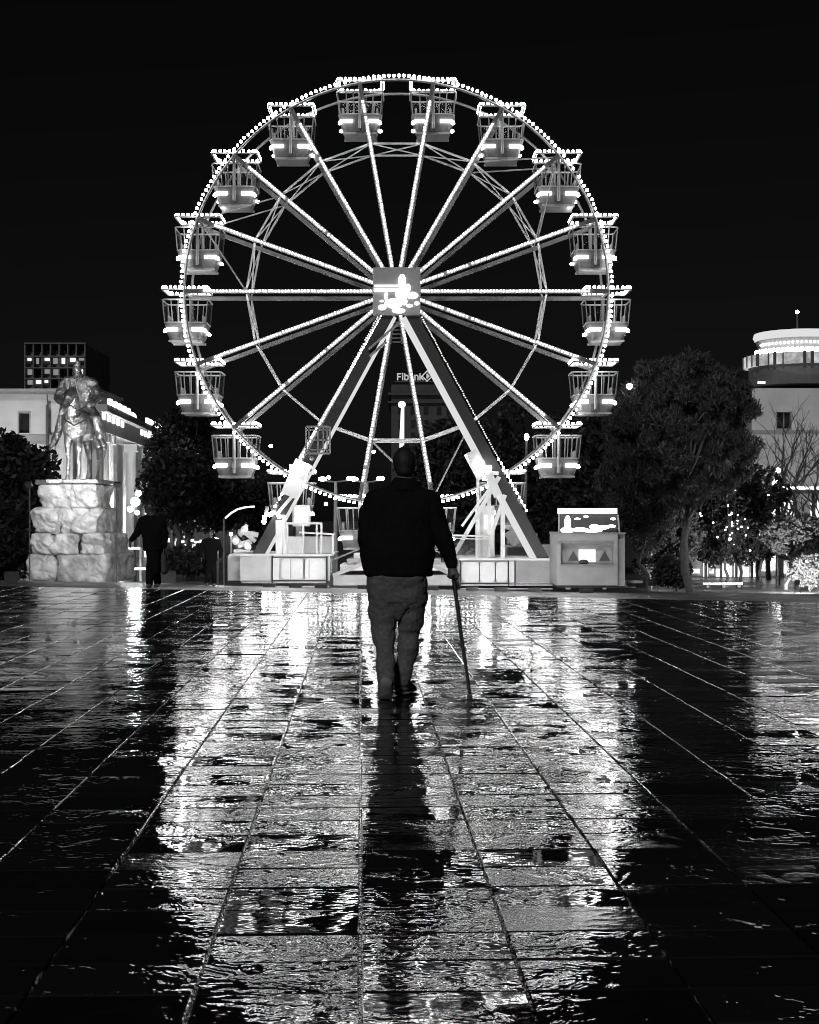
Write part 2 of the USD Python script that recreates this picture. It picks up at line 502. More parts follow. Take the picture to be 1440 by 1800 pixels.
blob = [ellipsoid(E(707, 494), (.13, .07, .24)), ellipsoid(E(706, 516), (.22, .08, .22)), ellipsoid(E(692, 533), (.30, .07, .17)), ellipsoid(E(725, 519), (.20, .07, .12)),
        ellipsoid(E(679, 521), (.06, .06, .17)), ellipsoid(E(672, 540), (.14, .06, .10)), ellipsoid(E(701, 546), (.22, .07, .09)), ellipsoid(E(717, 506), (.10, .06, .15)),
        ellipsoid(E(733, 533), (.09, .05, .07)), ellipsoid(E(671, 529), (.07, .05, .04)), ellipsoid(E(720, 537), (.12, .05, .06)), ellipsoid(E(711, 530), (.10, .06, .12))]
panel.part('light_emblem', cat_(blob), 'emblem_glow', smooth=True)
panel.part('light_ledge', cat_([box(E(681, 502), (44 * S, .05, .05)), box(E(680, 509), (44 * S, .05, .10))]), 'sign_light')

# stand: splayed legs before and behind the wheel
stand = thing('wheel_stand', 'steel leg frame carrying the wheel, self-glowing leg edges and floodlights', 'stand', P(700, 1030, 47.5))
top_l, top_r = P(684, 552, 46.75), P(722, 552, 46.75)
foot_l, foot_r = P(450, 984, 46.72), P(960, 992, 46.72)
for t, f, s, fl in ((top_l, foot_l, -1, 0.09), (top_r, foot_r, 1, 0.20)):
    d = (f - t) / np.linalg.norm(f - t)
    side = np.cross(d, [0, -1, 0])
    side *= s * np.sign(side[0])
    leg = stand.part('leg', beam(t, f, 0.36, 0.24), 'black_paint')
    leg.part('self_glowing_flange', beam(t - side * (.18 + fl / 2), f - side * (.18 + fl / 2), fl, 0.30), 'flange_self_glow')  # flange emits by itself in place of light falling on it
    pts = [t + (f - t) * u + side * .27 + np.array([0, -.13, 0]) for u in np.linspace(0.03, 0.80, 92)]
    big = [p for i, p in enumerate(pts) if i / 92 > .72]
    leg.part('bulb_string', spheres(pts, 0.026), 'rim_bulb_small', kind='stuff')
    leg.part('bulb_string', spheres(big[::2], 0.05), 'bulb', kind='stuff')
    rt, rf = P(684 if s < 0 else 722, 558, 49.9), P(452 if s < 0 else 958, 1000, 51.6)
    stand.part('leg', beam(rt, rf, 0.26, 0.22), 'black_paint')
stand.part('axle', tube([HUB + [0, -.12, 0], HUB + [0, 2.3, 0]], 0.2, 16), 'grey_steel', smooth=30)
stand.part('service_ladder', cat_([beam(P(686, 562, 50), P(688, 604, 50), .05, .05), beam(P(706, 562, 50), P(706, 604, 50), .05, .05)] + [beam(P(687, y, 50), P(706, y, 50), .04, .05) for y in range(566, 606, 7)]), 'grey_steel')
stand.part('cable_arm', cat_([tube([P(648, 614, 46.5), P(703, 566, 46.5)], .045, 6), tube([P(650, 626, 46.5), P(680, 600, 46.5)], .05, 6)]), 'grey_steel')
# cage hung on the left leg
cx = [P(538, 750, 46), P(580, 750, 46), P(580, 797, 46), P(538, 797, 46)]
cage = [beam(cx[i], cx[(i + 1) % 4], .06, .06) for i in range(4)] + [beam(lerp(cx[0], cx[1], t), lerp(cx[3], cx[2], t), .04, .04) for t in (.12, .5, .72, .88)] + [beam(lerp(cx[0], cx[3], t), lerp(cx[1], cx[2], t), .04, .04) for t in (.12, .5, .86)]
stand.part('service_cage', cat_(cage), 'grey_steel')
# hinged knuckles with floodlights
hinge = stand.part('leg_knuckle', cat_([beam(P(534, 812, 46.52), P(508, 872, 46.52), .55, .18), beam(P(545, 818, 46.5), P(528, 846, 46.4), .2, .3)]), 'white_paint')
hinge.part('floodlight', facing(box((0, 0, 0), (.52, .75, .05)), P(523, 836, 46.36), P(523, 1300, 30)), 'flood')
[hinge.part('clamp', spheres([P(x, y, 46.4)], .07, True), 'grey_steel') for x, y in ((548, 806), (545, 826), (540, 832))]
hinge = stand.part('leg_knuckle', cat_([beam(P(826, 795, 46.52), P(850, 840, 46.5), .42, .18), beam(P(822, 803, 46.4), P(832, 800, 46.4), .25, .2), beam(P(856, 828, 46.4), P(876, 872, 46.5), .28, .12)]), 'white_paint')
hinge.part('floodlight', facing(box((0, 0, 0), (.3, .5, .05)), P(856, 832, 46.4), P(856, 1300, 30)), 'flood')
[hinge.part('lamp', spheres([P(x, y, 46.4)], .08, True), 'bulb') for x, y in ((848, 813), (824, 802), (857, 830))]
for p, q, w in (((878, 838), (800, 972), .13), ((876, 838), (812, 925), .08), ((860, 828), (860, 985), .12), ((840, 833), (842, 980), .08), ((888, 870), (862, 945), .12), ((884, 870), (884, 983), .14), ((846, 830), (876, 832), .12)):
    stand.part('strut', beam(P(*p, 46.5), P(*q, 46.6), w, .12), 'white_paint')
for p, q, w in (((491, 915), (491, 978), .22), ((499, 905), (501, 978), .1), ((524, 860), (486, 905), .1)):
    stand.part('strut', beam(P(*p, 46.5), P(*q, 46.6), w, .16), 'white_paint')

# gondolas
names = {10: 'right of the two topmost gondolas, above the hub', 30: 'gondola second right of the very top, dark sky behind',
         50: 'gondola upper right, third down from the top', 70: 'gondola high on the right rim, fourth down from the top', 90: 'rightmost gondola, level with the hub',
         110: 'gondola low on the right, its tub beside the pine crown', 130: 'gondola lower right, hanging above the ticket kiosk', 150: 'gondola behind the right leg of the stand, near the ground',
         170: 'gondola at the bottom, mostly hidden by the walking man', 190: 'bottom gondola left of the walking man, over the entrance steps', 210: 'gondola behind the left leg floodlight, near the ground',
         230: 'gondola lower left, above the dark round trees', 250: 'gondola low on the left rim, third up from the ground', 270: 'leftmost gondola, level with the hub',
         290: 'gondola high on the left rim, fourth down from the top', 310: 'gondola upper left, third down from the top', 330: 'gondola second left of the very top, dark sky behind', 350: 'left of the two topmost gondolas, above the hub'}
GD, GW = 1.30, 1.50
gon = None
for a in ANG:
    loc = on(RIM - .03, a, (YF + YR) / 2)
    label = names[a % 360]
    if gon is not None:
        copy_of(gon, 'gondola', loc, label)
        continue
    gon = thing('gondola', label, 'gondola', loc)
    O = np.array(loc)
    w, d = GW / 2, GD / 2
    cf = gon.part('canopy_frame', cat_([box(O + [0, s * d, .1], (GW, .05, .05)) for s in (-1, 1)] + [box(O + [s * w, 0, .1], (.05, GD, .05)) for s in (-1, 1)] + [box(O + [0, 0, .1], (.08, GD - .06, .04))]), 'grey_steel')
    pts = [O + [x, s * d, .16] for s in (-1, 1) for x in np.linspace(-w + .12, w - .12, 9)]
    cf.part('bulb_string', spheres(pts, .056), 'bulb', kind='stuff')
    for s in (-1, 1):
        cf.part('tube_lamp', tube([O + [s * (w - .12), -d - .0, .165], O + [s * (w - .02), -d + .08, .165], O + [s * w, -d + .2, .165], O + [s * w, d - .2, .165], O + [s * (w - .02), d - .08, .165], O + [s * (w - .12), d, .165]], .062, 6), 'tube_lamp')
    zt, zm, zb = -.24, -1.02, -1.66
    for s in (-1, 1):
        gon.part('hanger_pole', tube([O + [0, s * .66, .05], O + [0, s * .66, -1.5]], .05, 10), 'grey_steel', smooth=30)
    # tub: rounded tapered shell
    def ring(z, hw, hd, r=.18, n=5):
        p = sbox(-hw + r, -hd + r, hw - r, hd - r).buffer(r, quad_segs=n)
        c = np.array(p.exterior.coords)[:-1]
        i = np.argmin(np.abs(np.arctan2(c[:, 1], c[:, 0])))
        c = np.roll(c, -i, 0)
        return np.column_stack([c, np.full(len(c), z)])
    levels = [(zm, .70, .60), (zm - .02, .705, .605), (zm - .35, .62, .54), (zb + .10, .55, .48), (zb + .04, .545, .475), (zb, .50, .44), (zb - .0, .2, .18)]
    rings = [ring(z, a_, b_, min(.18, b_ * .6)) for z, a_, b_ in levels]
    n = len(rings[0])
    v = np.vstack(rings) + O
    f = []
    for i in range(len(rings) - 1):
        for j in range(n):
            k = (j + 1) % n
            f += [[i * n + j, (i + 1) * n + j, (i + 1) * n + k], [i * n + j, (i + 1) * n + k, i * n + k]]
    e = (len(rings) - 1) * n
    f += [[e, e + k + 1, e + k] for k in range(1, n - 1)]
    tub = gon.part('tub', trimesh.Trimesh(v, f, process=False), 'tub_paint', smooth=40)
    tub.part('skirt', cat_([box(O + [0, -.475, zb + .045], (1.12, .03, .07)), box(O + [0, .475, zb + .045], (1.12, .03, .07))]), 'grey_steel')
    tub.part('pole_shadow', box(O + [0, -.57, zm - .42], (.30, .05, .26)), 'dark_steel')  # dark plate painting the shade around the foot of the pole
    for s in (-1, 1):
        for t in (-1, 1):
            tub.part('light_bar', tube([O + [s * .24, t * .60, zm - .22], O + [s * .58, t * .60, zm - .22], O + [s * .66, t * .56, zm - .25], O + [s * .68, t * .48, zm - .27]], .062, 7), 'tub_bar')
    gon.part('top_rail', tube(np.vstack([ring(zt, .78, .63), ring(zt, .78, .63)[:1]]) + O, .026, 6, False), 'pale_steel')
    gon.part('top_rail', tube(np.vstack([ring(zm + .02, .71, .61), ring(zm + .02, .71, .61)[:1]]) + O, .022, 6, False), 'grey_steel')
    for x, y in ((-.76, -.55), (.76, -.55), (-.76, .55), (.76, .55), (-.46, -.62), (.46, -.62), (-.22, -.62), (.22, -.62), (-.46, .62), (.46, .62)):
        gon.part('post', tube([O + [x * 1.0, y, zt], O + [x * .90, y * .97, zm]], .02, 6), 'grey_steel')
    for s in (-1, 1):
        gon.part('curtain_pane', trimesh.Trimesh(np.array([[-.76, s * .63, zt], [.76, s * .63, zt], [.69, s * .61, zm], [-.69, s * .61, zm]]) + O, [[0, 1, 2], [0, 2, 3]], process=False), 'clear_curtain')
        gon.part('curtain_pane', trimesh.Trimesh(np.array([[s * .78, -.6, zt], [s * .78, .6, zt], [s * .70, .58, zm], [s * .70, -.58, zm]]) + O, [[0, 1, 2], [0, 2, 3]], process=False), 'clear_curtain')
        gon.part('seat_back', bevel(O + [s * .58, 0, zm + .12], (.07, .8, .34), .03), 'grey_panel')

# platforms, boarding kit
GZ = lambda x, Y: float(ground_z(np.array(x), np.array(Y)))


def rounded_plate(x0, x1, y0, y1, Y, t=.03, r=.14):
    a, b = P(x0, y1, Y), P(x1, y0, Y)
    p = sbox(a[0] + r, a[2] + r, b[0] - r, b[2] - r).buffer(r, quad_segs=5)
    m = trimesh.creation.extrude_polygon(p, t, engine='earcut')
    m.apply_transform(np.array([[1, 0, 0, 0], [0, 0, -1, Y], [0, 1, 0, 0], [0, 0, 0, 1.]]))
    return m


PY = 46.3
pl = thing('platform_left_wing', 'white fairground platform with framed panels left of the walking man', 'platform', P(490, 1028, PY))
used['/World/platform_left_wing'] = 1
stage.RemovePrim('/World/platform_left_wing')
pl = thing('ride_platform', 'white ride platform of framed panels under the left leg', 'platform', P(490, 1028, PY))
a, b = P(421, 1021, PY), P(580, 977, PY)
pl.part('deck', cat_([box(((a[0] + b[0]) / 2, PY + 2.2, (a[2] + b[2]) / 2), (b[0] - a[0], 4.3, b[2] - a[2])), box((P(410, 0, PY)[0], PY + 1.2, (a[2] + b[2]) / 2), (22 * PY / F, 2.0, b[2] - a[2] - .01))]), 'off_white_panel')
pl.part('deck_edge', cat_([boxp(403, 584, 974, 977, PY - .08, 4.3)]), 'white_paint')
pl.part('side_panel', boxp(422, 476, 979, 1019, PY - .03, .028), 'off_white_panel')
pl.part('side_panel', boxp(480, 491, 981, 1019, PY - .03, .028), 'white_paint')
for x0, x1 in ((495, 533), (537, 572)):
    pl.part('side_panel', rounded_plate(x0, x1, 982, 1018, PY - .012), 'white_paint')
pl.part('panel_frame', cat_([boxp(477.6, 479.6, 976, 1034, PY - .06, .05), boxp(573, 576, 978, 1034, PY - .06, .05), boxp(480, 573, 979, 980.5, PY - .05, .03), boxp(480, 573, 1019.5, 1021, PY - .05, .03), boxp(534.2, 535.4, 982, 1018, PY - .03, .02), boxp(511, 511.8, 983, 1017, PY - .05, .015), boxp(543, 543.8, 983, 1017, PY - .05, .015)]), 'seam_black')
pl.part('base_rail', cat_([boxp(424, 575, 1022, 1025, PY - .02, .1), boxp(424, 578, 1030, 1032, PY - .1, .1)]), 'pale_steel')
pr_ = thing('ride_platform', 'white ride platform with framed panels under the right leg, beside the kiosk', 'platform', P(880, 1032, PY))
a, b = P(808, 1026, PY), P(973, 985, PY)
pr_.part('deck', box(((a[0] + b[0]) / 2, PY + 2.2, (a[2] + b[2]) / 2), (b[0] - a[0], 4.3, b[2] - a[2])), 'off_white_panel')
pr_.part('deck_edge', boxp(806, 975, 981.5, 985, PY - .08, 4.3), 'white_paint')
for x0, x1 in ((812, 842), (844, 870), (872, 892)):
    pr_.part('side_panel', rounded_plate(x0, x1, 988, 1023, PY - .012), 'white_paint')
pr_.part('side_panel', boxp(895.5, 904, 988, 1023, PY - .03, .028), 'white_paint')
pr_.part('side_panel', boxp(907, 972, 988, 1023, PY - .03, .028), 'grey_panel')
pr_.part('panel_frame', cat_([boxp(808.5, 810.5, 984, 1036, PY - .06, .05), boxp(893, 895, 984, 1036, PY - .06, .05), boxp(904.6, 906.4, 984, 1030, PY - .06, .05), boxp(811, 893, 985.6, 987, PY - .05, .03), boxp(811, 893, 1024.5, 1026, PY - .05, .03), boxp(842.6, 843.6, 988, 1023, PY - .04, .02), boxp(870.6, 871.6, 988, 1023, PY - .04, .02)]), 'seam_black')
pr_.part('base_rail', cat_([boxp(808, 972, 1027, 1030, PY - .02, .1), boxp(810, 972, 1034, 1036, PY - .1, .1)]), 'pale_steel')
st = thing('entrance_steps', 'low grey entrance ramp and steps between the two white platforms', 'steps', P(690, 1030, PY))
for k in range(4):
    st.part('step', boxp(586 + 12 * k, 800 - 12 * k, 1003 - 10 * k + (0 if k else 8), 1013 - 10 * k + (16 if k == 0 else 0), 45.6 + .45 * k, 3.4 - .45 * k), ('grey_panel', 'off_white_panel')[k % 2])
for s, x0, x1 in ((-1, 585, 640), (1, 800, 752)):
    st.part('ramp_side', beam(P(x0, 1012, 45.5), P(x1, 990, 45.5), .12, .08), 'grey_panel')
    st.part('handrail', tube([P(x0 + s * 2, 1006, 45.6), P(x0 + s * 2, 985, 45.6), P(x1, 962, 46.2), P(x1, 985, 46.2)], .03, 6), 'grey_steel')
for i, (x, yy) in enumerate(((474, 40.6), (520, 40.4), (565, 40.2), (640, 40.0), (700, 40), (760, 39.6), (830, 39.4), (880, 39), (940, 38.6), (1030, 37.6))):  # added lights, put in to brighten the platform and kiosk fronts
    X = P(x, 0, yy)[0]
    gz = GZ(X, yy)
    t = thing('added_in_ground_light', 'added small ground light before the ' + ('kiosk front', 'ride platform', 'entrance steps')[0 if x > 970 else 2 if 600 < x < 800 else 1] + ', number ' + 'one two three four five six seven eight nine ten'.split()[i] + ' from the pedestal side', 'ground light', (X, yy, gz), 'added ground lights along the ride')
    c = np.array([X, yy, gz + .05])
    t.part('lens', facing(box((0, 0, 0), (.26, .07, .01)), c, c + [0, 1, .45]), 'added_ground_lens')
    t.part('housing', box(c + [0, -.085, -.01], (.36, .10, .14)), 'dark_steel')
# operator's things on the left platform
bo = thing('operator_booth', 'bright white operator box standing behind the railing on the ride platform', 'booth', P(530, 975, 47.2))
bo.part('cabinet', bevel(lerp(P(514, 925, 47.2), P(543, 888, 47.2), .5) + [0, .4, 0], (29 * .0189, .8, 37 * .0189), .03), 'white_paint')
bo.part('pedestal', boxp(520, 530, 925, 975, 47.4, .3), 'grey_steel')
bo.part('lit_panel', boxp(518, 541, 891, 920, 47.18, .018), 'soft_panel')
bo.part('window', boxp(501, 515, 890, 965, 47.5, .05), 'dark_window')
rl = thing('platform_railing', 'pale tube railing with panels around the operator box', 'railing', P(535, 975, 46.4))
for x in (505, 533, 557, 565, 585):
    rl.part('post', tube([P(x, 977, 46.4), P(x, 920 if x < 570 else 938, 46.4)], .035, 7), 'white_paint')
rl.part('top_rail', tube([P(503, 920, 46.4), P(566, 920, 46.4)], .035, 7), 'white_paint')
rl.part('top_rail', tube([P(526, 936, 46.4), P(588, 939, 46.4)], .03, 7), 'white_paint')
for x0, x1, m in ((507, 532, 'off_white_panel'), (535, 556, 'grey_panel'), (560, 584, 'grey_panel')):
    rl.part('infill_panel', boxp(x0, x1, 943, 974, 46.42, .04), m)
fr = thing('folded_boom', 'folded grey mechanical arms lying on the left end of the platform', 'machine', P(432, 975, 46.6))
for p, q, w in (((412, 945), (428, 965), .2), ((420, 935), (452, 940), .16), ((425, 930), (448, 950), .14), ((416, 960), (440, 952), .18), ((410, 968), (455, 972), .12), ((432, 925), (424, 940), .12)):
    fr.part('arm', beam(P(*p, 46.6), P(*q, 46.9), w, .2), 'pale_steel')
[fr.part('joint', spheres([P(x, y, 46.5)], .12, True), 'white_paint') for x, y in ((430, 930), (436, 962), (414, 952))]
[fr.part('marker_lamp', spheres([P(x, y, 46.3)], .06, True), 'bulb') for x, y in ((434, 957), (406, 939))]
fr.part('lamp_post', tube([P(406, 976, 46.4), P(406, 940, 46.4)], .03, 6), 'grey_steel')
sp_ = thing('signal_lamp_arm', 'small cluster of round lamps on the left leg above the booms', 'lamp', P(465, 905, 46.45))
sp_.part('bracket', beam(P(470, 890, 46.45), P(464, 922, 46.45), .1, .1), 'grey_steel')
[sp_.part('lamp', spheres([P(x, y, 46.35)], .075, True), 'bulb') for x, y in ((465, 909), (464, 917), (474, 905), (491, 908))]
cb = thing('control_cabin', 'white control cabin with lit window between right leg struts', 'cabin', P(856, 975, 47))
cb.part('cabinet', bevel(lerp(P(838, 984, 47), P(870, 890, 47), .5) + [0, .5, 0], (32 * .0188, .9, 94 * .0188), .03), 'white_paint')
cb.part('lit_window', boxp(852, 868, 905, 930, 46.97, .02), 'soft_panel')
cb.part('door', boxp(842, 849, 900, 978, 46.97, .02), 'off_white_panel')
pg = thing('transparent_barrier', 'clear panelled barrier on the platform beside the cane hand', 'barrier', P(830, 980, 46.4))
pg.part('rail', tube([P(793, 941, 46.4), P(860, 943, 46.4), P(860, 980, 46.4)], .03, 6), 'white_paint')
pg.part('rail', tube([P(793, 946, 46.4), P(860, 948, 46.4)], .02, 6), 'white_paint')
pg.part('pane', boxp(794, 859, 949, 978, 46.41, .02), 'clear_curtain')
tr = thing('equipment_trailer', 'low grey equipment container behind the right leg, beside the kiosk', 'trailer', P(935, 1000, 49.5))
tr.part('body', cat_([boxp(890, 978, 958, 1000, 49.5, 2.0), boxp(895, 945, 938, 958, 50, 1.2)]), 'grey_panel')
tr.part('hatch', boxp(892, 926, 962, 985, 49.46, .03), 'dark_steel')
tr.part('slanted_cover', beam(P(897, 932, 49.4), P(912, 955, 49.4), .5, .3), 'pale_steel')
tr.part('round_tank', ellipsoid(P(896, 914, 49.6), (.28, .25, .36)), 'white_paint', smooth=True)
sig = thing('signal_post', 'thin dark post with small lamp behind the right leg', 'post', P(924, 1000, 52))
sig.part('pole', tube([P(922, 1025, 52), P(926, 770, 52)], .05, 8), 'dark_steel')
sig.part('lamp', ellipsoid(P(926, 768, 51.8), (.09, .09, .13)), 'lamp_head', smooth=True)
sig.part('collar', tube([P(926, 812, 52), P(926, 818, 52)], .12, 10), 'grey_steel')
kb = thing('ticket_kiosk', 'grey ticket kiosk with small lit window and glowing roof sign', 'kiosk', P(1035, 1032, 44))
KY = 44.0
kb.part('body', cat_([boxp(979, 1086, 938, 951, KY, 2.2), boxp(979, 986, 951, 993, KY, 2.2), boxp(1078, 1086, 951, 993, KY, 2.2), boxp(979, 1086, 993, 1029, KY, 2.2), boxp(986, 1078, 951, 993, KY + .35, 1.8)]), 'grey_panel')
a_, b_ = P(1086, 1031, KY), P(1101, 938, KY)
kb.part('side_wing', box(((a_[0] + b_[0]) / 2 - .01, KY + 1.3, (a_[2] + b_[2]) / 2), (b_[0] - a_[0], 2.2, b_[2] - a_[2])), 'grey_panel')
kb.part('trim', cat_([boxp(980, 1078, 951, 955, KY - .04, .04), boxp(979, 1100, 936, 938.5, KY - .06, 2.3), boxp(986, 1078, 992, 994, KY - .1, .4)]), 'grey_steel')
kb.part('lit_window', boxp(1018, 1047, 966, 988, KY + .28, .06), 'soft_panel')
kb.part('clerk_shelf', ellipsoid(P(1026, 988, KY + .25), (.16, .05, .08)), 'dark_rubber')
for x in (1008, 1063):
    kb.part('window_drape', trimesh.Trimesh([P(x - 10, 986, KY + .3), P(x + 10, 986, KY + .3), P(x, 968, KY + .3), P(x, 986, KY + .34)], [[0, 1, 2], [0, 3, 1], [1, 3, 2], [2, 3, 0]]), 'dark_steel')
kb.part('plinth', boxp(982, 1100, 1030, 1033, KY + .1, 2.0), 'seam_black')
kb.part('foot', cat_([boxp(995, 1003, 1033, 1036, KY + .1, .2), boxp(1060, 1066, 1033, 1036, KY + .1, .2)]), 'grey_steel')
sg = kb.part('roof_sign', boxp(983, 1085, 905, 937, KY + .2, .3), 'dark_steel')
sg.part('light_box', boxp(983, 1085, 893, 903.5, KY + .1, .4), 'sign_light')
cl_ = [ellipsoid(P(x, y, KY + .2), (w * .0176, .03, h * .0176), 1) for x, y, w, h in ((998, 920, 6, 15), (997, 932, 12, 6), (1020, 931, 16, 4), (1045, 926, 9, 5), (1060, 927, 12, 4), (1075, 925, 8, 3), (1015, 912, 6, 2), (1030, 908, 5, 2), (1078, 912, 5, 2.5), (1040, 933, 20, 3))]
sg.part('cloud_picture', cat_(cl_), 'sign_light', smooth=True)
sg.part('edge_strip', cat_([beam(P(1086, 905, KY + .2), P(1089, 938, KY + .2), .05, .1), boxp(982, 984, 903, 937, KY + .15, .1)]), 'pale_steel')
stp = thing('low_kerb_blocks', 'low pale blocks on the ground right of the kiosk', 'blocks', P(1112, 1033, 46))
stp.part('block', boxp(1102, 1130, 1021, 1025, 46, .5), 'pale_steel')
stp.part('block', boxp(1102, 1118, 1026, 1033, 46.2, .5), 'grey_panel')

# ---------------------------------------------------------------- people
def ball(c, r, n=18):
    return Manifold.sphere(1.0, n).scale(tuple(np.broadcast_to(np.asarray(r, float), (3,)))).translate(tuple(map(float, c)))


def hull(*b):
    return Manifold.batch_hull(list(b))


def chain(pts, rs):
    out = Manifold()
    for k in range(len(pts) - 1):
        out = out + hull(ball(pts[k], rs[k]), ball(pts[k + 1], rs[k + 1]))
    return out


def smooth_body(m, edge, it=12, wrinkle=0.0, freq=9.0, seed=0, stretch=(1, 1, 1)):
    m = m.refine_to_length(edge)
    mm = m.to_mesh()
    t = trimesh.Trimesh(mm.vert_properties[:, :3], mm.tri_verts)
    t.merge_vertices()
    trimesh.smoothing.filter_taubin(t, iterations=it)
    if wrinkle:
        h = meshkit.fbm(t.vertices * np.array(stretch) * freq, 4, seed) - .5
        t.vertices = t.vertices + t.vertex_normals * (h * wrinkle)[:, None]
    return t


MY = 9.9
s_ = MY / F
J = lambda x, y, dy=0.0: P(x, y, MY + dy)
man = thing('person', 'person in dark jacket and jeans walking away with a cane', 'person', (P(700, 1230, MY)[0], MY, 0))
R = lambda *a: np.array(a) * s_
lf_ankle, lf_ball = J(679, 1196, -.22), np.array([P(677, 1226, 9.72)[0], 9.72, .022])
rt_heel, rt_toe = np.array([P(706, 1222, 9.92)[0], 9.92, .035]), np.array([P(715, 1222, 10.12)[0], 10.12, .03])
body = (ball(J(711, 812), R(19, 23, 25)) + hull(ball(J(711, 820, .02), R(17, 19, 18)), ball(J(711, 834, .05), R(11, 12, 9))) + hull(ball(J(711, 832), R(14, 14, 10)), ball(J(711, 856), R(20, 18, 10)))
        + hull(ball(J(668, 876), R(12, 12, 12)), ball(J(755, 878), R(12, 12, 12)), ball(J(700, 960), R(46, 30, 30))) + hull(ball(J(700, 960), R(46, 28, 30)), ball(J(700, 1020), R(42, 30, 26)))
        + chain([J(663, 880), J(648, 940), J(657, 985, .14)], R(14, 12, 9)) + chain([J(758, 882), J(779, 940), J(794, 996, .02)], R(14, 12, 7.5))
        + chain([J(677, 1030), J(677, 1110, .0), lf_ankle], R(22, 16, 9)) + chain([J(723, 1030), J(721, 1110, .06), np.array([rt_heel[0], 9.95, .10])], R(22, 16, 9))
        + ball(J(711, 819, .095), R(3.5, 6, 5)) + ball(J(691.5, 822, .0), R(3, 5, 7)) + ball(J(731, 823, .0), R(3, 5, 7))
        + ball(J(711, 831, .085), R(6, 4, 2)) + ball(J(703, 815, .085), R(3, 2, 2)) + ball(J(719, 815, .085), R(3, 2, 2)))
# cane hand: palm, four curled fingers, thumb along the handle
hc = J(797, 1010, .02)
hand = chain([J(794, 996, .02), hc + [0, 0, .006]], R(7.5, 9))
hand = hand + ball(hc, R(10, 10, 9))
for i, (dy, L) in enumerate(((.032, .9), (.011, 1.0), (-.010, .95), (-.030, .78))):
    b0 = hc + np.array([.018, dy, .018])
    hand = hand + chain([b0, b0 + np.array([.018 * L, 0, -.022]), b0 + np.array([.004, 0, -.048 * L]), b0 + np.array([-.022 * L, -.002, -.046 * L])], [.0105, .0098, .009, .008])
hand = hand + chain([hc + np.array([-.022, .012, .008]), hc + np.array([-.034, .034, -.012]), hc + np.array([-.018, .056, -.024])], [.012, .0105, .0095])
lh = J(657, 990, .16)
hand2 = ball(lh, R(9, 8, 11))
for i, dx in enumerate((-.026, -.009, .008, .025)):
    hand2 = hand2 + chain([lh + np.array([dx, .01, -.03]), lh + np.array([dx * 1.1, .02, -.065]), lh + np.array([dx, .01, -.09 + .008 * abs(i - 1.3)])], [.0105, .0095, .008])
hand2 = hand2 + chain([lh + np.array([.03, .02, 0]), lh + np.array([.045, .035, -.03]), lh + np.array([.04, .04, -.055])], [.012, .0105, .009])
bodym = body + hand + hand2
mb = man.part('body', smooth_body(bodym, .010, 5), 'skin', smooth=True)
hair = hull(ball(J(711, 811, -.004), R(20.5, 25, 25)), ball(J(711, 806, .0), R(17, 22, 22)), ball(J(711, 828, -.03), R(15.5, 16, 12)))
hair = hair - Manifold.cube((.5, .3, .5), True).translate(tuple(J(711, 836, .18)))
man.part('hair', smooth_body(hair, .008, 6, .006, 60, 3), 'hair', smooth=True)
jk = (hull(ball(J(664, 878), R(19, 22, 18)), ball(J(752, 880), R(19, 22, 18)), ball(J(711, 858), R(24, 20, 12)), ball(J(700, 930), R(60, 36, 40)))
      + hull(ball(J(700, 925), R(60, 36, 30)), ball(J(699, 975), R(66, 42, 24)), ball(J(700, 1000), R(61, 40, 10)))
      + hull(ball(J(711, 843), R(21, 20, 5)), ball(J(711, 860), R(32, 24, 10)))
      + chain([J(661, 880), J(650, 900, .02), J(645, 945, .0), J(652, 985, .10)], R(19, 19, 17, 13)) + chain([J(755, 882), J(764, 905), J(779, 945), J(792, 984, .02), J(794, 992, .02)], R(21, 19, 16.5, 11.5, 11.5)))
hem = hull(ball(J(700, 1003), R(61, 41, 5)), ball(J(702, 1011), R(59, 39, 4)))
man.part('jacket', smooth_body(jk + hem, .012, 8, .034, 7, 5, (1, 1, .8)), 'jacket_wool', smooth=True)
tr_ = (hull(ball(J(672, 1015), R(27, 34, 20)), ball(J(727, 1015), R(26, 34, 20)), ball(J(676, 1050, .02), R(28, 33, 20)), ball(J(722, 1050, .03), R(27, 33, 20)))
       + hull(ball(J(672, 1015), R(27, 34, 20)), ball(J(675, 1082, .02), R(25.5, 27, 20))) + hull(ball(J(727, 1015), R(26, 34, 20)), ball(J(723.5, 1082, .05), R(24.5, 26, 20)))
       + hull(ball(J(686, 1030, .01), R(16, 31, 20)), ball(J(713, 1030, .01), R(16, 31, 20)), ball(J(688, 1064, .02), R(16, 28, 12)), ball(J(711, 1064, .02), R(16, 28, 12)), ball(J(700, 1086, .02), R(4, 15, 6)))
       + chain([J(676, 1048, .02), J(674, 1080, .02), J(673, 1112, .0), J(677, 1145, -.10), J(679, 1178, -.19), J(679, 1195, -.225)], R(28, 26.5, 19.5, 16.5, 16, 16.5))
       + chain([J(722, 1048, .03), J(724, 1080, .05), J(720, 1112, .06), J(716, 1148, .04), J(709, 1178, .02), J(706, 1196, .02)], R(27.5, 25, 18.5, 19, 16, 14)))
man.part('jeans', smooth_body(tr_, .010, 6, .046, 8, 8, (1, 1, 1.5)), 'denim', smooth=True)
shl = hull(ball(lf_ankle + [0, -.02, 0], R(12.5, 12, 11)), ball(lerp(lf_ankle, lf_ball, .55) + [0, -.01, 0], R(12.5, 9, 11)), ball(lf_ball + [0, 0, .012], R(13.5, 10, 8)))
shl = shl + hull(ball(lf_ball + [0, 0, .01], R(13, 8, 7)), ball(lf_ball + [0, .09, .0], R(11, 8, 5)))
sh1 = man.part('shoe', smooth_body(shl, .008, 4), 'shoe_leather', smooth=True)
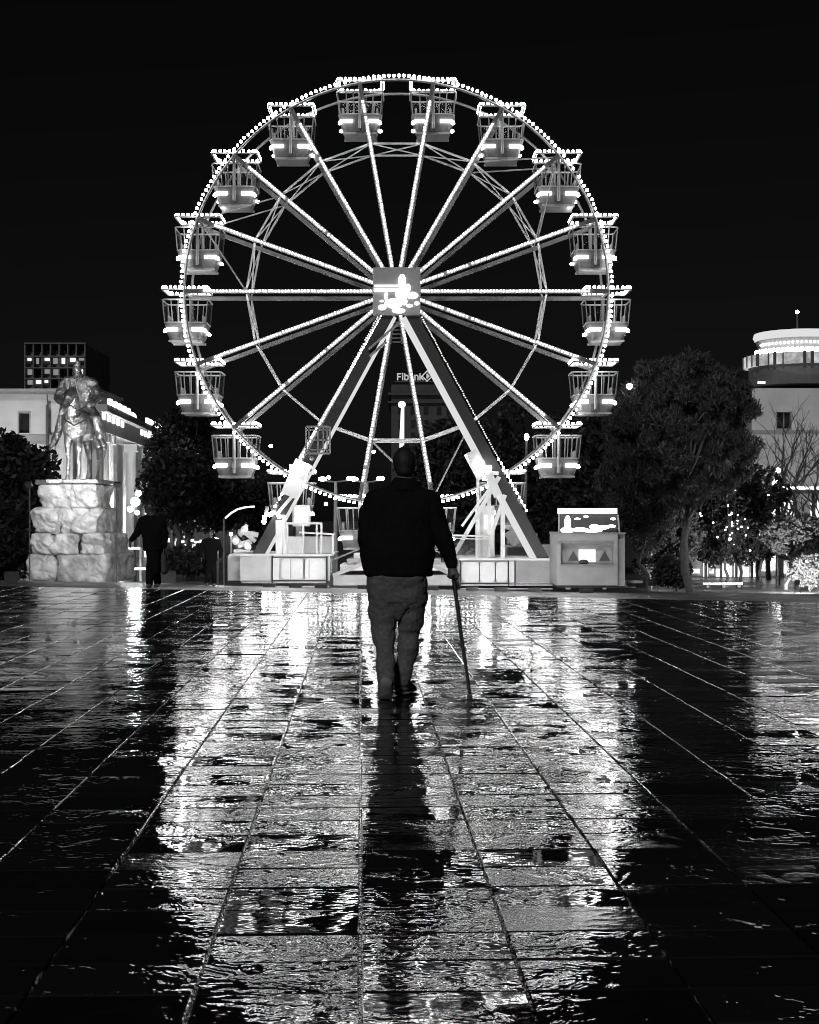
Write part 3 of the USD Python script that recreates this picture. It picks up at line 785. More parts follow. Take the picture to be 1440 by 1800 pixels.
sole = hull(ball(lf_ankle + [0, -.066, -.005], R(11, 3, 9)), ball(lerp(lf_ankle, lf_ball, .5) + [0, -.05, -.01], R(10, 3, 9)), ball(lf_ball + [0, -.03, -.008], R(13, 5, 3)))
sh1.part('sole', smooth_body(sole, .008, 3), 'shoe_sole', smooth=True)
shr = hull(ball(rt_heel + [0, .03, .05], R(12.5, 12, 9)), ball(rt_heel + [0, .01, .012], R(13.5, 13, 6)), ball(lerp(rt_heel, rt_toe, .6) + [.01, 0, .03], R(13, 12, 7)), ball(rt_toe + [.02, 0, 0], R(13, 12, 7)))
sh2 = man.part('shoe', smooth_body(shr, .008, 4), 'shoe_leather', smooth=True)
sh2.part('sole', hull(ball(rt_heel + [0, .01, -.017], R(15, 14, 4.2)), ball(rt_toe + [.02, 0, -.012], R(14, 13, 4.2))), 'shoe_sole', smooth=40)
cane = thing('walking_cane', 'thin dark walking cane under the hand of the walking person', 'cane', (P(826, 1228, 9.75)[0], 9.75, 0))
tip = np.array([P(826, 1228, 9.75)[0], 9.75, .0])
head = hc + np.array([0, 0, -.012])
cane.part('shaft', tube([head, lerp(head, tip, .5), tip + [0, 0, .03]], [.0155, .0145, .013], 12), 'black_cane', smooth=True)
cane.part('handle', tube([head + [0, -.055, -.004], head + [0, -.03, .006], head + [0, .02, .004], head + [0, .06, -.004]], [.010, .013, .013, .010], 12), 'black_cane', smooth=True)
cane.part('rubber_tip', tube([lerp(tip, head, .03), tip], [.017, .019], 12), 'dark_rubber')


def small_person(name, label, Y, j, bag=None):
    g = lambda k: P(j[k][0], j[k][1], Y + (j[k][2] if len(j[k]) > 2 else 0))
    u = Y / F
    loc = (g('foot_l')[0], Y, GZ(g('foot_l')[0], Y))
    t = thing(name, label, 'person', loc)
    hr = .088
    h0 = g('head')
    bodyc = ball(h0, (hr * .85, hr, hr * 1.22)) + chain([h0 + [0, 0, -.08], g('neck')], [.055, .06]) + hull(ball(g('sh_l'), .07), ball(g('sh_r'), .07), ball(g('hip'), (.13, .1, .1)))
    bodyc = bodyc + ball(h0 + [0, -hr * 1.05, -.01], (.015, .025, .025)) + ball(h0 + [hr * .85, 0, -.01], (.015, .025, .035)) + ball(h0 + [-hr * .85, 0, -.01], (.015, .025, .035))
    for s in 'lr':
        bodyc = bodyc + chain([g('sh_' + s), g('el_' + s), g('ha_' + s)], [.055, .045, .034])
        ha = g('ha_' + s)
        bodyc = bodyc + ball(ha + [0, 0, -.04], (.025, .038, .045))
        for i in range(4):
            dy = -.03 + .02 * i
            bodyc = bodyc + chain([ha + [0, dy, -.07], ha + [.0, dy - .004, -.105], ha + [.012, dy - .006, -.13 - .006 * (i in (1, 2))]], [.0115, .010, .0085])
        bodyc = bodyc + chain([ha + [0, -.03, -.03], ha + [.008, -.055, -.06], ha + [.008, -.055, -.085]], [.012, .0105, .009])
        bodyc = bodyc + chain([g('hip'), g('kn_' + s), g('foot_' + s) + [0, 0, .08]], [.09, .065, .045])
    t.part('body', smooth_body(bodyc, .025, 3), 'skin', smooth=True)
    jc = hull(ball(g('sh_l'), .10), ball(g('sh_r'), .10), ball(g('neck'), .07), ball(lerp(g('neck'), g('hip'), .6), (.21, .16, .15))) + hull(ball(lerp(g('neck'), g('hip'), .6), (.21, .16, .12)), ball(g('hip'), (.21, .16, .08)))
    for s in 'lr':
        jc = jc + chain([g('sh_' + s), g('el_' + s), lerp(g('el_' + s), g('ha_' + s), .85)], [.09, .075, .055])
    t.part('coat', smooth_body(jc, .03, 5, .03, 6, 2), 'black_cloth', smooth=True)
    tc = Manifold()
    for s in 'lr':
        tc = tc + hull(ball(g('hip') + [0, 0, -.03], (.16, .13, .1)), ball(lerp(g('hip'), g('kn_' + s), .4), .11)) + chain([lerp(g('hip'), g('kn_' + s), .3), g('kn_' + s), g('foot_' + s) + [0, 0, .10]], [.11, .085, .07])
    t.part('trousers', smooth_body(tc, .03, 4, .015, 8, 4), 'black_cloth', smooth=True)
    for s in 'lr':
        f = g('foot_' + s)
        t.part('shoe', smooth_body(hull(ball(f + [0, .04, .05], (.05, .06, .05)), ball(f + [0, -.14, .035], (.05, .05, .035))), .02, 3), 'shoe_leather', smooth=True)
    t.part('hair', hull(ball(h0 + [0, .012, .025], (hr * .92, hr * 1.02, hr * 1.15))), 'hair', smooth=True)
    return t


def zfoot(x, Y):
    X = (x - 720) * Y / F
    return HY - (GZ(X, Y) - H) * F / Y


Y1, Y2 = 28.1, 45.0
b1, b2 = zfoot(264, Y1), zfoot(370, Y2)
small_person('person', 'dark walking figure with a bag beside the stone pedestal', Y1, {'head': (264, 892), 'neck': (267, 910), 'sh_l': (251, 916), 'sh_r': (284, 918), 'el_l': (240, 938), 'ha_l': (229, 951, -.1), 'el_r': (290, 942), 'ha_r': (288, 962),
    'hip': (270, 965), 'kn_l': (264, 1003), 'foot_l': (263, b1, -.05), 'kn_r': (275, 1003, -.06), 'foot_r': (277, b1 - .5, .2)})
bag = thing('shoulder_bag', 'dark bag hanging at the side of the figure by the pedestal', 'bag', P(290, 1010, 28.2))
bag.part('bag_body', smooth_body(hull(ball(P(288, 972, 28.15), (.06, .08, .05)), ball(P(289, 1004, 28.15), (.075, .12, .07))), .03, 3, .02, 8, 3), 'bag_cloth', smooth=True)
bag.part('strap', tube([P(285, 972, 28.1), P(288, 958, 28.1), P(291, 972, 28.1)], .014, 6), 'bag_cloth')
small_person('person', 'distant dark figure walking just left of the ride platform', Y2, {'head': (370, 938), 'neck': (371, 948), 'sh_l': (359, 953), 'sh_r': (383, 953), 'el_l': (353, 968), 'ha_l': (354, 980), 'el_r': (389, 968), 'ha_r': (387, 982),
    'hip': (371, 984), 'kn_l': (365, 1006), 'foot_l': (364, b2, -.1), 'kn_r': (376, 1006), 'foot_r': (377, b2 + .4, .2)})

# ---------------------------------------------------------------- monument: rough stone pedestal and bronze horseman
SY = 60.0
mon = thing('stone_pedestal', 'tall pedestal of rough pale stone blocks under the bronze rider', 'pedestal', P(140, 1022, SY))


def stone(c0, c1, c2, c3, z0, z1, seed, bulge=.19):
    """rough block over the plan quad c0..c3"""
    n = 7
    b = trimesh.creation.box((1, 1, 1))
    for _ in range(4):
        b = b.subdivide()
    v = b.vertices
    L4 = (np.abs(v * 2) ** 9).sum(1) ** (1 / 9)
    v = v / np.maximum(L4, 1e-6)[:, None]
    u, w, h = v[:, 0] + .5, v[:, 1] + .5, v[:, 2] + .5
    pl_ = (c0[None] * ((1 - u) * (1 - w))[:, None] + c1[None] * (u * (1 - w))[:, None] + c2[None] * (u * w)[:, None] + c3[None] * ((1 - u) * w)[:, None])
    pts = np.column_stack([pl_, z0 + (z1 - z0) * h])
    b.vertices = pts
    hgt = meshkit.fbm(pts * 1.1 + seed * 7.3, 5, seed) - .5 - .9 * np.abs(meshkit.fbm(pts * 1.6 + seed, 4, seed + 9) - .5) + .1
    out = b.vertex_normals * np.array([1, 1, .18])
    b.vertices = pts + out * (hgt * bulge * 4)[:, None]
    return b


courses = [(852, 893, 70, 163, 196, [.0, .62, 1.0]), (893, 938, 61, 172, 212, [0, .42, .58, 1.0]), (938, 974, 54, 180, 224, [0, .30, .68, 1.0]), (974, 1024, 48, 186, 236, [0, .36, .75, 1.0])]
sid = 0
for y0, y1, xa, xb, xc, cuts in courses:
    z0, z1 = P(0, y1, SY)[2], P(0, y0, SY)[2]
    A, B, C = P(xa, 0, SY)[:2], P(xb, 0, SY - .6)[:2], P(xc, 0, SY + 3.6)[:2]
    D = A + (C - B)
    inn = 1.0
    ab, bc = (B - A) / np.linalg.norm(B - A), (C - B) / np.linalg.norm(C - B)
    for edge0, edge1, inward, cc in ((A, B, bc, cuts), (B, C, -ab, [0, .5, 1]), (C, D, -bc, [0, .5, 1]), (D, A, ab, [0, 1])):
        for t0, t1 in zip(cc[:-1], cc[1:]):
            p0, p1 = lerp(edge0, edge1, t0), lerp(edge0, edge1, t1)
            sid += 1
            mon.part('stone_block', stone(p0, p1, p1 + inward * inn, p0 + inward * inn, z0 - .02, z1 + .02, sid), 'rough_stone', smooth=55)
    core = Polygon([A + (ab + bc) * .5, B + (-ab + bc) * .5, C + (-ab - bc) * .5, D + (ab - bc) * .5])
    mon.part('core', trimesh.creation.extrude_polygon(core, z1 - z0 - .04, engine='earcut').apply_translation((0, 0, z0)), 'rough_stone')
mon.part('top_slab', bevel((P(128, 0, SY + 1.2)[0], SY + 1.6, P(0, 852, SY)[2] + .1), (2.6, 3.4, .22), .04), 'black_wall')

ST = 61.2
u6 = ST / F
K = lambda x, y, dy=0.0: P(x, y, ST + dy)
Q = lambda *a: np.array(a) * u6
hr_ = thing('equestrian_statue', 'floodlit bronze rider on a horse atop the stone pedestal', 'statue', K(140, 846))
horse = (hull(ball(K(132, 746, -1.1), Q(24, 23, 29)), ball(K(144, 752, .2), Q(24, 25, 24)), ball(K(156, 748, 1.5), Q(22, 23, 26))) + hull(ball(K(128, 732, -1.3), Q(15, 17, 19)), ball(K(127, 690, -1.9), Q(8.5, 14, 10)))
         + hull(ball(K(127, 687, -2.0), Q(8, 11, 8)), ball(K(121, 700, -2.5), Q(7.5, 9, 8))) + hull(ball(K(121, 700, -2.5), Q(7, 8, 8)), ball(K(109, 724, -3.0), Q(5, 6.5, 5.5)))
         + hull(ball(K(122, 670, -1.9), Q(1.5, 2, 4)), ball(K(124, 682, -1.9), Q(3, 3, 4))) + hull(ball(K(133, 671, -1.9), Q(1.5, 2, 4)), ball(K(131, 682, -1.9), Q(3, 3, 4))))
for pts, rs in (([(122, 758, -1.1), (119, 786, -1.3), (120, 808, -1.3), (119, 834, -1.2), (118, 843, -1.3)], (9, 5, 3.4, 2.5, 4.0)), ([(139, 760, -1.1), (139, 786, -1.5), (138, 808, -1.4), (139, 834, -1.2), (138, 843, -1.3)], (9, 5, 3.4, 2.5, 4.0)),
                ([(151, 760, 1.4), (153, 786, 1.1), (157, 808, 1.9), (155, 834, 1.6), (154, 843, 1.5)], (10, 5, 3.2, 2.5, 4.0)), ([(169, 756, 1.4), (173, 784, 1.1), (174, 808, 1.9), (172, 834, 1.6), (171, 843, 1.5)], (11, 5.5, 3.2, 2.5, 4.0))):
    horse = horse + chain([K(*p) for p in pts], [r * u6 for r in rs])
horse = horse + chain([K(174, 735, 2.0), K(181, 752, 2.4), K(184, 785, 2.5), K(182, 808, 2.4)], [4 * u6, 4 * u6, 4 * u6, 1.4 * u6])
hr_.part('horse', smooth_body(horse, .05, 3, .08, 2.4, 4), 'bronze', smooth=True)
rider = (hull(ball(K(119, 672, .2), Q(11, 11, 10)), ball(K(159, 674, .2), Q(11, 11, 10)), ball(K(137, 712, .2), Q(17, 13, 16))) + hull(ball(K(136, 652, .1), Q(8, 10, 11)), ball(K(137, 664, .1), Q(7, 8, 6)))
         + chain([K(113, 674, .1), K(101, 699, -.3), K(116, 714, -1.3)], Q(9, 7, 5.5)) + chain([K(165, 676, .1), K(174, 699, -.3), K(156, 712, -1.3)], Q(9, 7, 5.5))
         + chain([K(124, 718, .2), K(108, 738, -.6), K(99, 770, -.3), K(90, 784, -.6)], Q(14, 9, 6.5, 4.5)) + chain([K(152, 718, .2), K(170, 738, -.6), K(177, 770, -.3), K(182, 783, -.6)], Q(14, 9, 6.5, 4.5))
         + hull(ball(K(136, 643, .1), Q(7, 8, 5)), ball(K(136, 636, 0), Q(2.5, 5, 2.5))))
ri = hr_.part('rider', smooth_body(rider, .06, 3, .18, 3.0, 8), 'bronze', smooth=True)
cloak = hull(ball(K(117, 668, .5), Q(9, 6, 5)), ball(K(160, 668, .5), Q(9, 6, 5)), ball(K(146, 722, 1.6), Q(18, 8, 8)), ball(K(122, 722, 1.4), Q(10, 8, 6)))
ri.part('cloak', smooth_body(cloak, .1, 3, .16, 1.6, 2, (1, 1, .4)), 'dark_bronze', smooth=True)
hr_.part('bridle', cat_([tube([K(107, 711, -2.85), K(114, 717, -3.1), K(123, 712, -2.85)], 1.3 * u6, 6), tube([K(123, 712, -2.8), K(136, 722, -1.9), K(152, 714, -1.3)], 1.0 * u6, 6), tube([K(107, 712, -2.8), K(110, 722, -1.9), K(117, 715, -1.3)], 1.0 * u6, 6), tube([K(112, 736, -1.7), K(130, 748, -2.15), K(150, 738, -1.7)], 1.4 * u6, 6)]), 'dark_bronze')
ri.part('sword', tube([K(107, 712, -.9), K(103, 745, -.7), K(97, 790, -.2)], Q(2.6, 2.2, 1.0), 6), 'bronze')
hr_.part('base_plate', bevel(K(143, 847.5, .3), (2.2, 3.4, .18), .03), 'bronze')


def added_flood(x, y, Y, target, size, m, label):  # added floodlight fixture, invented to light its target
    c = P(x, y, Y)
    gz = GZ(c[0], Y)
    c[2] = max(c[2], gz + size * .6)
    t = thing('added_ground_floodlight', label, 'floodlight', (c[0], Y, gz))
    d = (np.asarray(target) - c) / np.linalg.norm(np.asarray(target) - c)
    t.part('housing', facing(box((0, 0, -.14), (size * 1.25, size * .85, .25)), c, target), 'dark_steel')
    t.part('lens', facing(box((0, 0, 0), (size, size * .65, .02)), c, target), m)
    t.part('bracket', cat_([beam((c[0] - size * .66, Y, gz), (c[0] - size * .66, Y, c[2]), .04, .04), beam((c[0] + size * .66, Y, gz), (c[0] + size * .66, Y, c[2]), .04, .04)]), 'dark_steel')


added_flood(292, 1022, 54.0, P(205, 930, 62),   .5, 'added_statue_flood', 'added ground floodlight between the two walking figures, aimed at the pedestal')
added_flood(22, 1024, 50.0, P(130, 830, 61),   .36, 'added_statue_flood', 'added ground floodlight at the left foot of the stone pedestal')

for x, y, Y, k in ((205, 850, 57.0, 'right'), (52, 850, 56.0, 'left')):  # added poles and lamps, there only to light the bronze rider
    c = P(x, y, Y)
    t = thing('added_pole_floodlight', 'added slim pole floodlight at the ' + k + ' shoulder of the stone pedestal', 'floodlight', (c[0], Y, GZ(c[0], Y)))
    t.part('pole', tube([(c[0], Y, GZ(c[0], Y)), c + [0, 0, -.1]], .03, 6), 'dark_rubber')
    t.part('lens', facing(box((0, 0, 0), (.22, .16, .01)), c, P(140, 715, 60.4)), 'added_bronze_flood')
    t.part('housing', facing(box((0, 0, -.07), (.26, .2, .12)), c, P(140, 715, 60.4)), 'dark_rubber')
# ---------------------------------------------------------------- lamps
def globe_lamp():
    Y = 68.0
    c = P(238, 1015, Y)
    t = thing('street_lamp', 'three globe street lamp with starry bright lamp beside the pedestal', 'lamp', (c[0], Y, GZ(c[0], Y)))
    t.part('pole', tube([(c[0], Y, GZ(c[0], Y)), P(238, 888, Y)], .07, 8), 'dark_steel')
    t.part('arm', tube([P(229, 896, Y), P(238, 890, Y), P(243, 872, Y)], .04, 6), 'dark_steel')
    t.part('globe', ellipsoid(P(238, 882, Y), (.21,) * 3), 'bright_globe', smooth=True)
    t.part('globe', ellipsoid(P(243, 867, Y), (.15,) * 3), 'globe', smooth=True)
    t.part('globe', ellipsoid(P(229, 895, Y), (.14,) * 3), 'globe', smooth=True)
    t.part('globe', ellipsoid(P(241, 901, Y), (.12,) * 3), 'lamp_head', smooth=True)


globe_lamp()
for x, top, hs, label in ((590, 847, ((567, 842), (617, 841)), 'double headed street lamp left of the bottom gondola'), (645, 848, ((622, 842), (669, 841)), 'double headed street lamp just left of the walking man'), (781, 849, ((771, 843), (804, 846)), 'double headed street lamp right of the walking man')):
    Y = 82.0
    c = P(x, top, Y)
    t = thing('double_street_lamp', label, 'street lamp', (c[0], Y, GZ(c[0], Y)))
    t.part('pole', tube([(c[0], Y, GZ(c[0], Y)), c], [.13, .09], 10), 'pale_steel', smooth=30)
    for hx, hy in hs:
        t.part('arm', tube([c, lerp(c, P(hx, hy + 2, Y), .5) + [0, 0, -.03], P(hx, hy + 2, Y)], .05, 6), 'grey_steel')
        t.part('lamp_head', ellipsoid(P(hx, hy, Y), (.26, .2, .13)), 'lamp_head', smooth=True)
t = thing('arched_street_lamp', 'curved glowing lamp arm on a short post left of the wheel', 'street lamp', P(394, 1000, 58))
t.part('pole', tube([(P(394, 0, 58)[0], 58, GZ(P(394, 0, 58)[0], 58)), P(394, 912, 58)], .05, 8), 'dark_rubber')
t.part('lit_arm', tube([P(396, 911, 58), P(406, 902, 58), P(418, 895, 58), P(432, 891.5, 58), P(448, 890.5, 58)], .045, 6), 'soft_panel')
t = thing('pole_spotlight', 'dazzling small spotlight on a pole behind the distant figure', 'lamp', P(379, 1000, 50))
t.part('pole', tube([(P(383, 0, 50)[0], 50, GZ(P(383, 0, 50)[0], 50)), P(383, 956, 50)], .05, 8), 'dark_steel')
t.part('lamp', ellipsoid(P(379, 951, 49.8), (.12, .1, .12)), 'bright_globe', smooth=True)
for x, y, r, nm in ((1368, 827, .12, 'higher'), (1363, 847, .15, 'lower')):
    t = thing('hanging_globe_lamp', f'{nm} of two round lamps above the pavilion eave', 'lamp', P(x, y, 66))
    t.part('globe', ellipsoid(P(x, y, 66), (r,) * 3), 'globe', smooth=True)
    t.part('pole', tube([P(x + 2, y, 66.2), (P(x + 2, y, 66.2)[0], 66.2, GZ(P(x, y, 66)[0], 66))], .04, 6), 'dark_steel')
t = thing('flag_mast', 'tall thin white self-glowing mast above the walking man', 'mast', P(707, 900, 118))
t.part('mast', tube([(P(707, 0, 118)[0], 118, -1.9), P(706.5, 770, 118), P(708, 712, 118)], [.28, .2, .13], 8), 'soft_panel')  # mast emits by itself, its lit look is put into the material
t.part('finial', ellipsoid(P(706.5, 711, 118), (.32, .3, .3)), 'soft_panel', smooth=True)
bench_l = thing('lit_bench_rail', 'two glowing horizontal rails behind the figure with the bag', 'rail', P(245, 1010, 57))
bench_l.part('rail', boxp(226, 245, 962, 965.5, 57, .1), 'sign_light')
bench_l.part('rail', boxp(237, 255, 998, 1002, 57, .1), 'sign_light')
bench_l.part('post', tube([P(247, 1022, 57.1), P(247, 962, 57.1)], .05, 6), 'grey_steel')

# ---------------------------------------------------------------- buildings
BY = 105.0
GB = -1.9
bl = thing('civic_building', 'pale plastered building with dark cornices behind the pedestal', 'building', P(40, 980, BY))
a, b = P(-260, 0, BY), P(103, 690, BY)
W = 7.0


def wall_with_hole(x0, x1, y0, y1, hx0, hx1, hy0, hy1, Y, d):
    return cat_([boxp(x0, hx0, y0, y1, Y, d), boxp(hx1, x1, y0, y1, Y, d), boxp(hx0, hx1, y0, hy0, Y, d), boxp(hx0, hx1, hy1, y1, Y, d)])


bl.part('wall', cat_([wall_with_hole(-260, 82, 692, 764, 32, 52, 726, 761, BY, W), boxp(-260, 82, 764, 985, BY, W)]), 'plaster')
bl.part('wall', boxp(84, 172, 692, 985, BY + .3, W), 'plaster')
bl.part('cornice', cat_([boxp(-262, 176, 683, 688, BY - .9, W + 1.5), boxp(-262, 174, 688, 692, BY - .5, W + 1)]), 'cornice_stone')
bl.part('string_course', cat_([boxp(-262, 98, 764, 776, BY - .10, .09), boxp(-262, 98, 776, 780, BY - .16, .15)]), 'cornice_stone')
bl.part('drainpipe', tube([P(83, 985, BY - .15), P(83, 712, BY - .15)], .12, 8), 'dark_steel')
win = bl.part('window', boxp(32, 52, 726, 761, BY + .5, .1), 'dark_window')
win.part('frame', cat_([boxp(31, 33, 725, 762, BY - .06, .2), boxp(51, 53, 725, 762, BY - .06, .2), boxp(31, 53, 723.5, 725.5, BY - .08, .2)]), 'cornice_stone')
# colonnade beyond
cb_ = thing('columned_building', 'classical building with floodlit columns and glowing eaves behind the rider', 'building', P(215, 980, 100))
A0, B0 = P(166, 0, 92), P(262, 0, 118)
dirc = (B0 - A0)[:2] / np.linalg.norm((B0 - A0)[:2])
nrm = np.array([dirc[1], -dirc[0]])
zt0 = P(0, 722, 92)[2]


def fac(t, off, z):
    p = lerp(A0[:2], B0[:2], t) + nrm * off
    return np.array([p[0], p[1], z])


L_ = np.linalg.norm((B0 - A0)[:2])
ang = math.atan2(dirc[1], dirc[0])


def fbox(t0, t1, off0, off1, z0, z1):
    c = lerp(fac(t0, off0, z0), fac(t1, off1, z1), .5)
    c[2] = (z0 + z1) / 2
    p = (fac((t0 + t1) / 2, (off0 + off1) / 2, (z0 + z1) / 2))
    return box(p, (L_ * (t1 - t0), abs(off1 - off0), z1 - z0), ang)


cb_.part('wall', fbox(-.02, 1.0, -1.9, -1.3, GB, zt0 - 1.2), 'plaster')
cb_.part('entablature', cat_([fbox(-.03, 1.02, -1.9, .5, zt0 - 1.3, zt0 - .1), fbox(-.04, 1.03, -1.95, 1.0, zt0 - .1, zt0 + .35)]), 'cornice_stone')
for i in range(14):
    t0 = -.02 + i * .075
    if 5 <= i <= 8:
        continue
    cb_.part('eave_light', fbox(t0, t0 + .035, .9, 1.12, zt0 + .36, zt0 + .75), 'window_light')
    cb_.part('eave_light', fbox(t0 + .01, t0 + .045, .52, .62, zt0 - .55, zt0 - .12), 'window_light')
for tc in (.05, .13, .21, .62, .80, .88, .97):
    p = fac(tc, .0, 0)
    col = cb_.part('column', tube([(p[0], p[1], GB), (p[0], p[1], zt0 - 1.9)], [.42, .36], 14), 'marble_column', smooth=30)
    col.part('capital', cat_([box((p[0], p[1], zt0 - 1.62), (.95, .95, .56), ang)]), 'marble_column')
for tc in (.09, .17, .84, .925):
    p = fac(tc, .9, GB + .15)
    f = cb_.part('uplighter', box(p, (.5, .4, .3), ang), 'dark_steel')
    f.part('lens', box(p + [0, 0, .17], (.42, .3, .03), ang), 'column_flood')
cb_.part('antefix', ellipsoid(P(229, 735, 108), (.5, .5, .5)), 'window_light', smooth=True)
# far tower with lit rooms
ft = thing('far_apartment_tower', 'dark far tower with a few lit rooms above the cornice', 'building', P(95, 980, 165))
TY = 165.0
ft.part('frame', cat_([boxp(42, 148, 604, 700, TY + 1.2, 14)] + [boxp(42 + k * 15.1, 44.2 + k * 15.1, 604, 690, TY, 1.2) for k in range(8)] + [boxp(42, 150, y, y + 2.2, TY - .1, 1.3) for y in (602, 625, 645, 664, 682)] + [boxp(60, 130, 680, 990, TY + 2, 12)]), 'dark_concrete')
r2 = random.Random(4)
lit = {(0, 1): 1, (0, 2): 0, (1, 1): 0, (2, 1): 1, (2, 2): 0, (3, 1): 0, (4, 1): 1, (5, 1): 1, (6, 1): 0, (6, 2): 1, (2, 3): 1, (1, 3): 1, (0, 3): 0, (3, 2): 0, (4, 3): 0, (5, 3): 0, (6, 3): 0}
ys = (606, 627, 647, 666)
for k in range(7):
    for i in range(4):
        f = lit.get((k, i))
        m = 'dark_window' if f is None else ('window_light' if f else 'window_dim')
        x0 = 45.6 + k * 15.1
        w = r2.uniform(5, 11)
        x0 += r2.uniform(0, 2)
        ft.part('window', boxp(x0 + 1, x0 + 1 + w, ys[i] + 2, ys[i] + (14 if f is None else r2.uniform(6, 13)), TY + 1.0, .15), m)
# dark bank tower with a glowing sign, behind the wheel
bk = thing('dark_sign_tower', 'unlit block behind the wheel with a glowing roof sign', 'building', P(740, 960, 150))
KY2 = 150.0
bk.part('wall', cat_([boxp(688, 800, 676, 985, KY2, 14), boxp(682, 806, 690, 694, KY2 - .6, 15), boxp(682, 806, 705, 708, KY2 - .5, 15)]), 'black_wall')
for x in (700, 722, 745, 768, 785):
    for y in (715, 738, 760):
        bk.part('window', boxp(x, x + 8, y, y + 14, KY2 - .1, .1), 'dark_window')
tm = meshkit.text_mesh('Fibank', .62, .12, bold=True)
T = np.array([[1, 0, 0, 0], [0, 0, -1, 0], [0, 1, 0, 0], [0, 0, 0, 1.]])
tm.apply_transform(T)
bb = tm.bounds
tm.apply_scale([47 * KY2 / F / (bb[1][0] - bb[0][0]), 1, 13 * KY2 / F / (bb[1][2] - bb[0][2])])
tm.apply_translation(P(698, 668.5, KY2 - .2) - np.array([tm.bounds[0][0], 0, tm.bounds[0][2]]))
rs = bk.part('roof_sign', boxp(694, 762, 669.5, 671, KY2 - .3, .3), 'dark_steel')
rs.part('lettering', tm, 'dim_sign')
dc = P(751, 661, KY2 - .2)
dp = Polygon([(0, .62), (.62, 0), (0, -.62), (-.62, 0)]).difference(Polygon([(0, .46), (.46, 0), (0, -.46), (-.46, 0)])).union(sbox(-.07, -.25, .07, .25)).union(Polygon([(.07, .2), (.28, 0), (.07, -.2), (.07, -.05), (.12, 0), (.07, .05)]))
dm = cat_([trimesh.creation.extrude_polygon(g, .12, engine='earcut') for g in (dp.geoms if hasattr(dp, 'geoms') else [dp])])
dm.apply_transform(T)
dm.apply_translation(dc)
rs.part('diamond_logo', dm, 'dim_sign')
bk.part('mast_post', boxp(722, 724, 671, 677, KY2, .2), 'dark_steel')
# right hand building with rotunda restaurant
RY = 108.0
rb = thing('rotunda_building', 'grey building with a glowing round rooftop restaurant', 'building', P(1400, 980, RY))
rb.part('wall', cat_([wall_with_hole(1322, 1620, 682, 756, 1366, 1391, 724, 753, RY, 10), boxp(1322, 1620, 756, 985, RY, 10)]), 'plaster')
rb.part('window', boxp(1366, 1391, 724, 753, RY + .4, .1), 'dark_window')
rb.part('window_frame', cat_([boxp(1364.5, 1366.5, 722.5, 754.5, RY - .06, .2), boxp(1390.5, 1392.5, 722.5, 754.5, RY - .06, .2), boxp(1364.5, 1392.5, 753, 755.5, RY - .08, .2), boxp(1377.6, 1379, 724, 753, RY + .3, .1)]), 'cornice_stone')
rb.part('string_course', boxp(1320, 1620, 756, 762, RY - .10, .09), 'cornice_stone')
uR = (RY + 6) / F
cxr = P(1402, 0, RY + 6)[0]
zr = lambda y: P(0, y, RY + 6)[2]
cen = np.array([cxr, RY + 6, 0])
rb.part('dark_storey', lathe([(0, zr(681)), (84 * uR, zr(681)), (84 * uR, zr(647)), (0, zr(647))], cen, 48), 'dark_concrete')
rb.part('lit_storey', lathe([(0, zr(646.5)), (92 * uR, zr(646.5)), (92 * uR, zr(628)), (0, zr(628))], cen, 48), 'restaurant_glow')
for k in range(40):
    a = k * 2 * math.pi / 40 + .05 * math.sin(k * 7.1)
    if k % 4 == 2:
        continue
    p = cen + np.array([93.5 * uR * math.sin(a), -93.5 * uR * math.cos(a), 0])
    if p[1] < RY + 8:
        rb.part('mullion', beam(p + [0, 0, zr(648)], p + [0, 0, zr(627)], .22 if k % 3 == 0 else .08, .15), 'dark_steel')
rb.part('canopy', lathe([(0, zr(627.5)), (80 * uR, zr(627.5)), (70 * uR, zr(617)), (68 * uR, zr(609)), (72 * uR, zr(600.5)), (0, zr(600.5))], cen, 48), 'dark_concrete')
rb.part('ring_lamp', lathe([(60 * uR, zr(599)), (73 * uR, zr(599)), (76 * uR, zr(593)), (74 * uR, zr(587)), (60 * uR, zr(587))], cen, 64), 'ring_light')
pts, pts2 = [], []
for a in np.linspace(-75, 75, 26):
    t = math.radians(a)
    pts.append(cen + [78.5 * uR * math.sin(t), -78.5 * uR * math.cos(t), zr(622)])
    pts.append(cen + [80.5 * uR * math.sin(t), -80.5 * uR * math.cos(t), zr(629)])
    pts2.append(cen + [70.5 * uR * math.sin(t), -70.5 * uR * math.cos(t), zr(606 + 3 * (int(a * 7) % 2))])
rb.part('eave_lights', spheres(pts, .19, True), 'lamp_head', kind='stuff')
rb.part('eave_lights', spheres(pts2, .09, True), 'lamp_head', kind='stuff')
an = rb.part('antenna', tube([cen + [0, 0, zr(588)], cen + [0, 0, zr(549)]], [.12, .05], 6), 'dark_steel')
an.part('beacon', spheres([cen + [0, 0, zr(548)]], .16, True), 'globe')
rb.part('side_lamp', boxp(1334, 1346, 670, 674, RY + .2, .3), 'window_light')
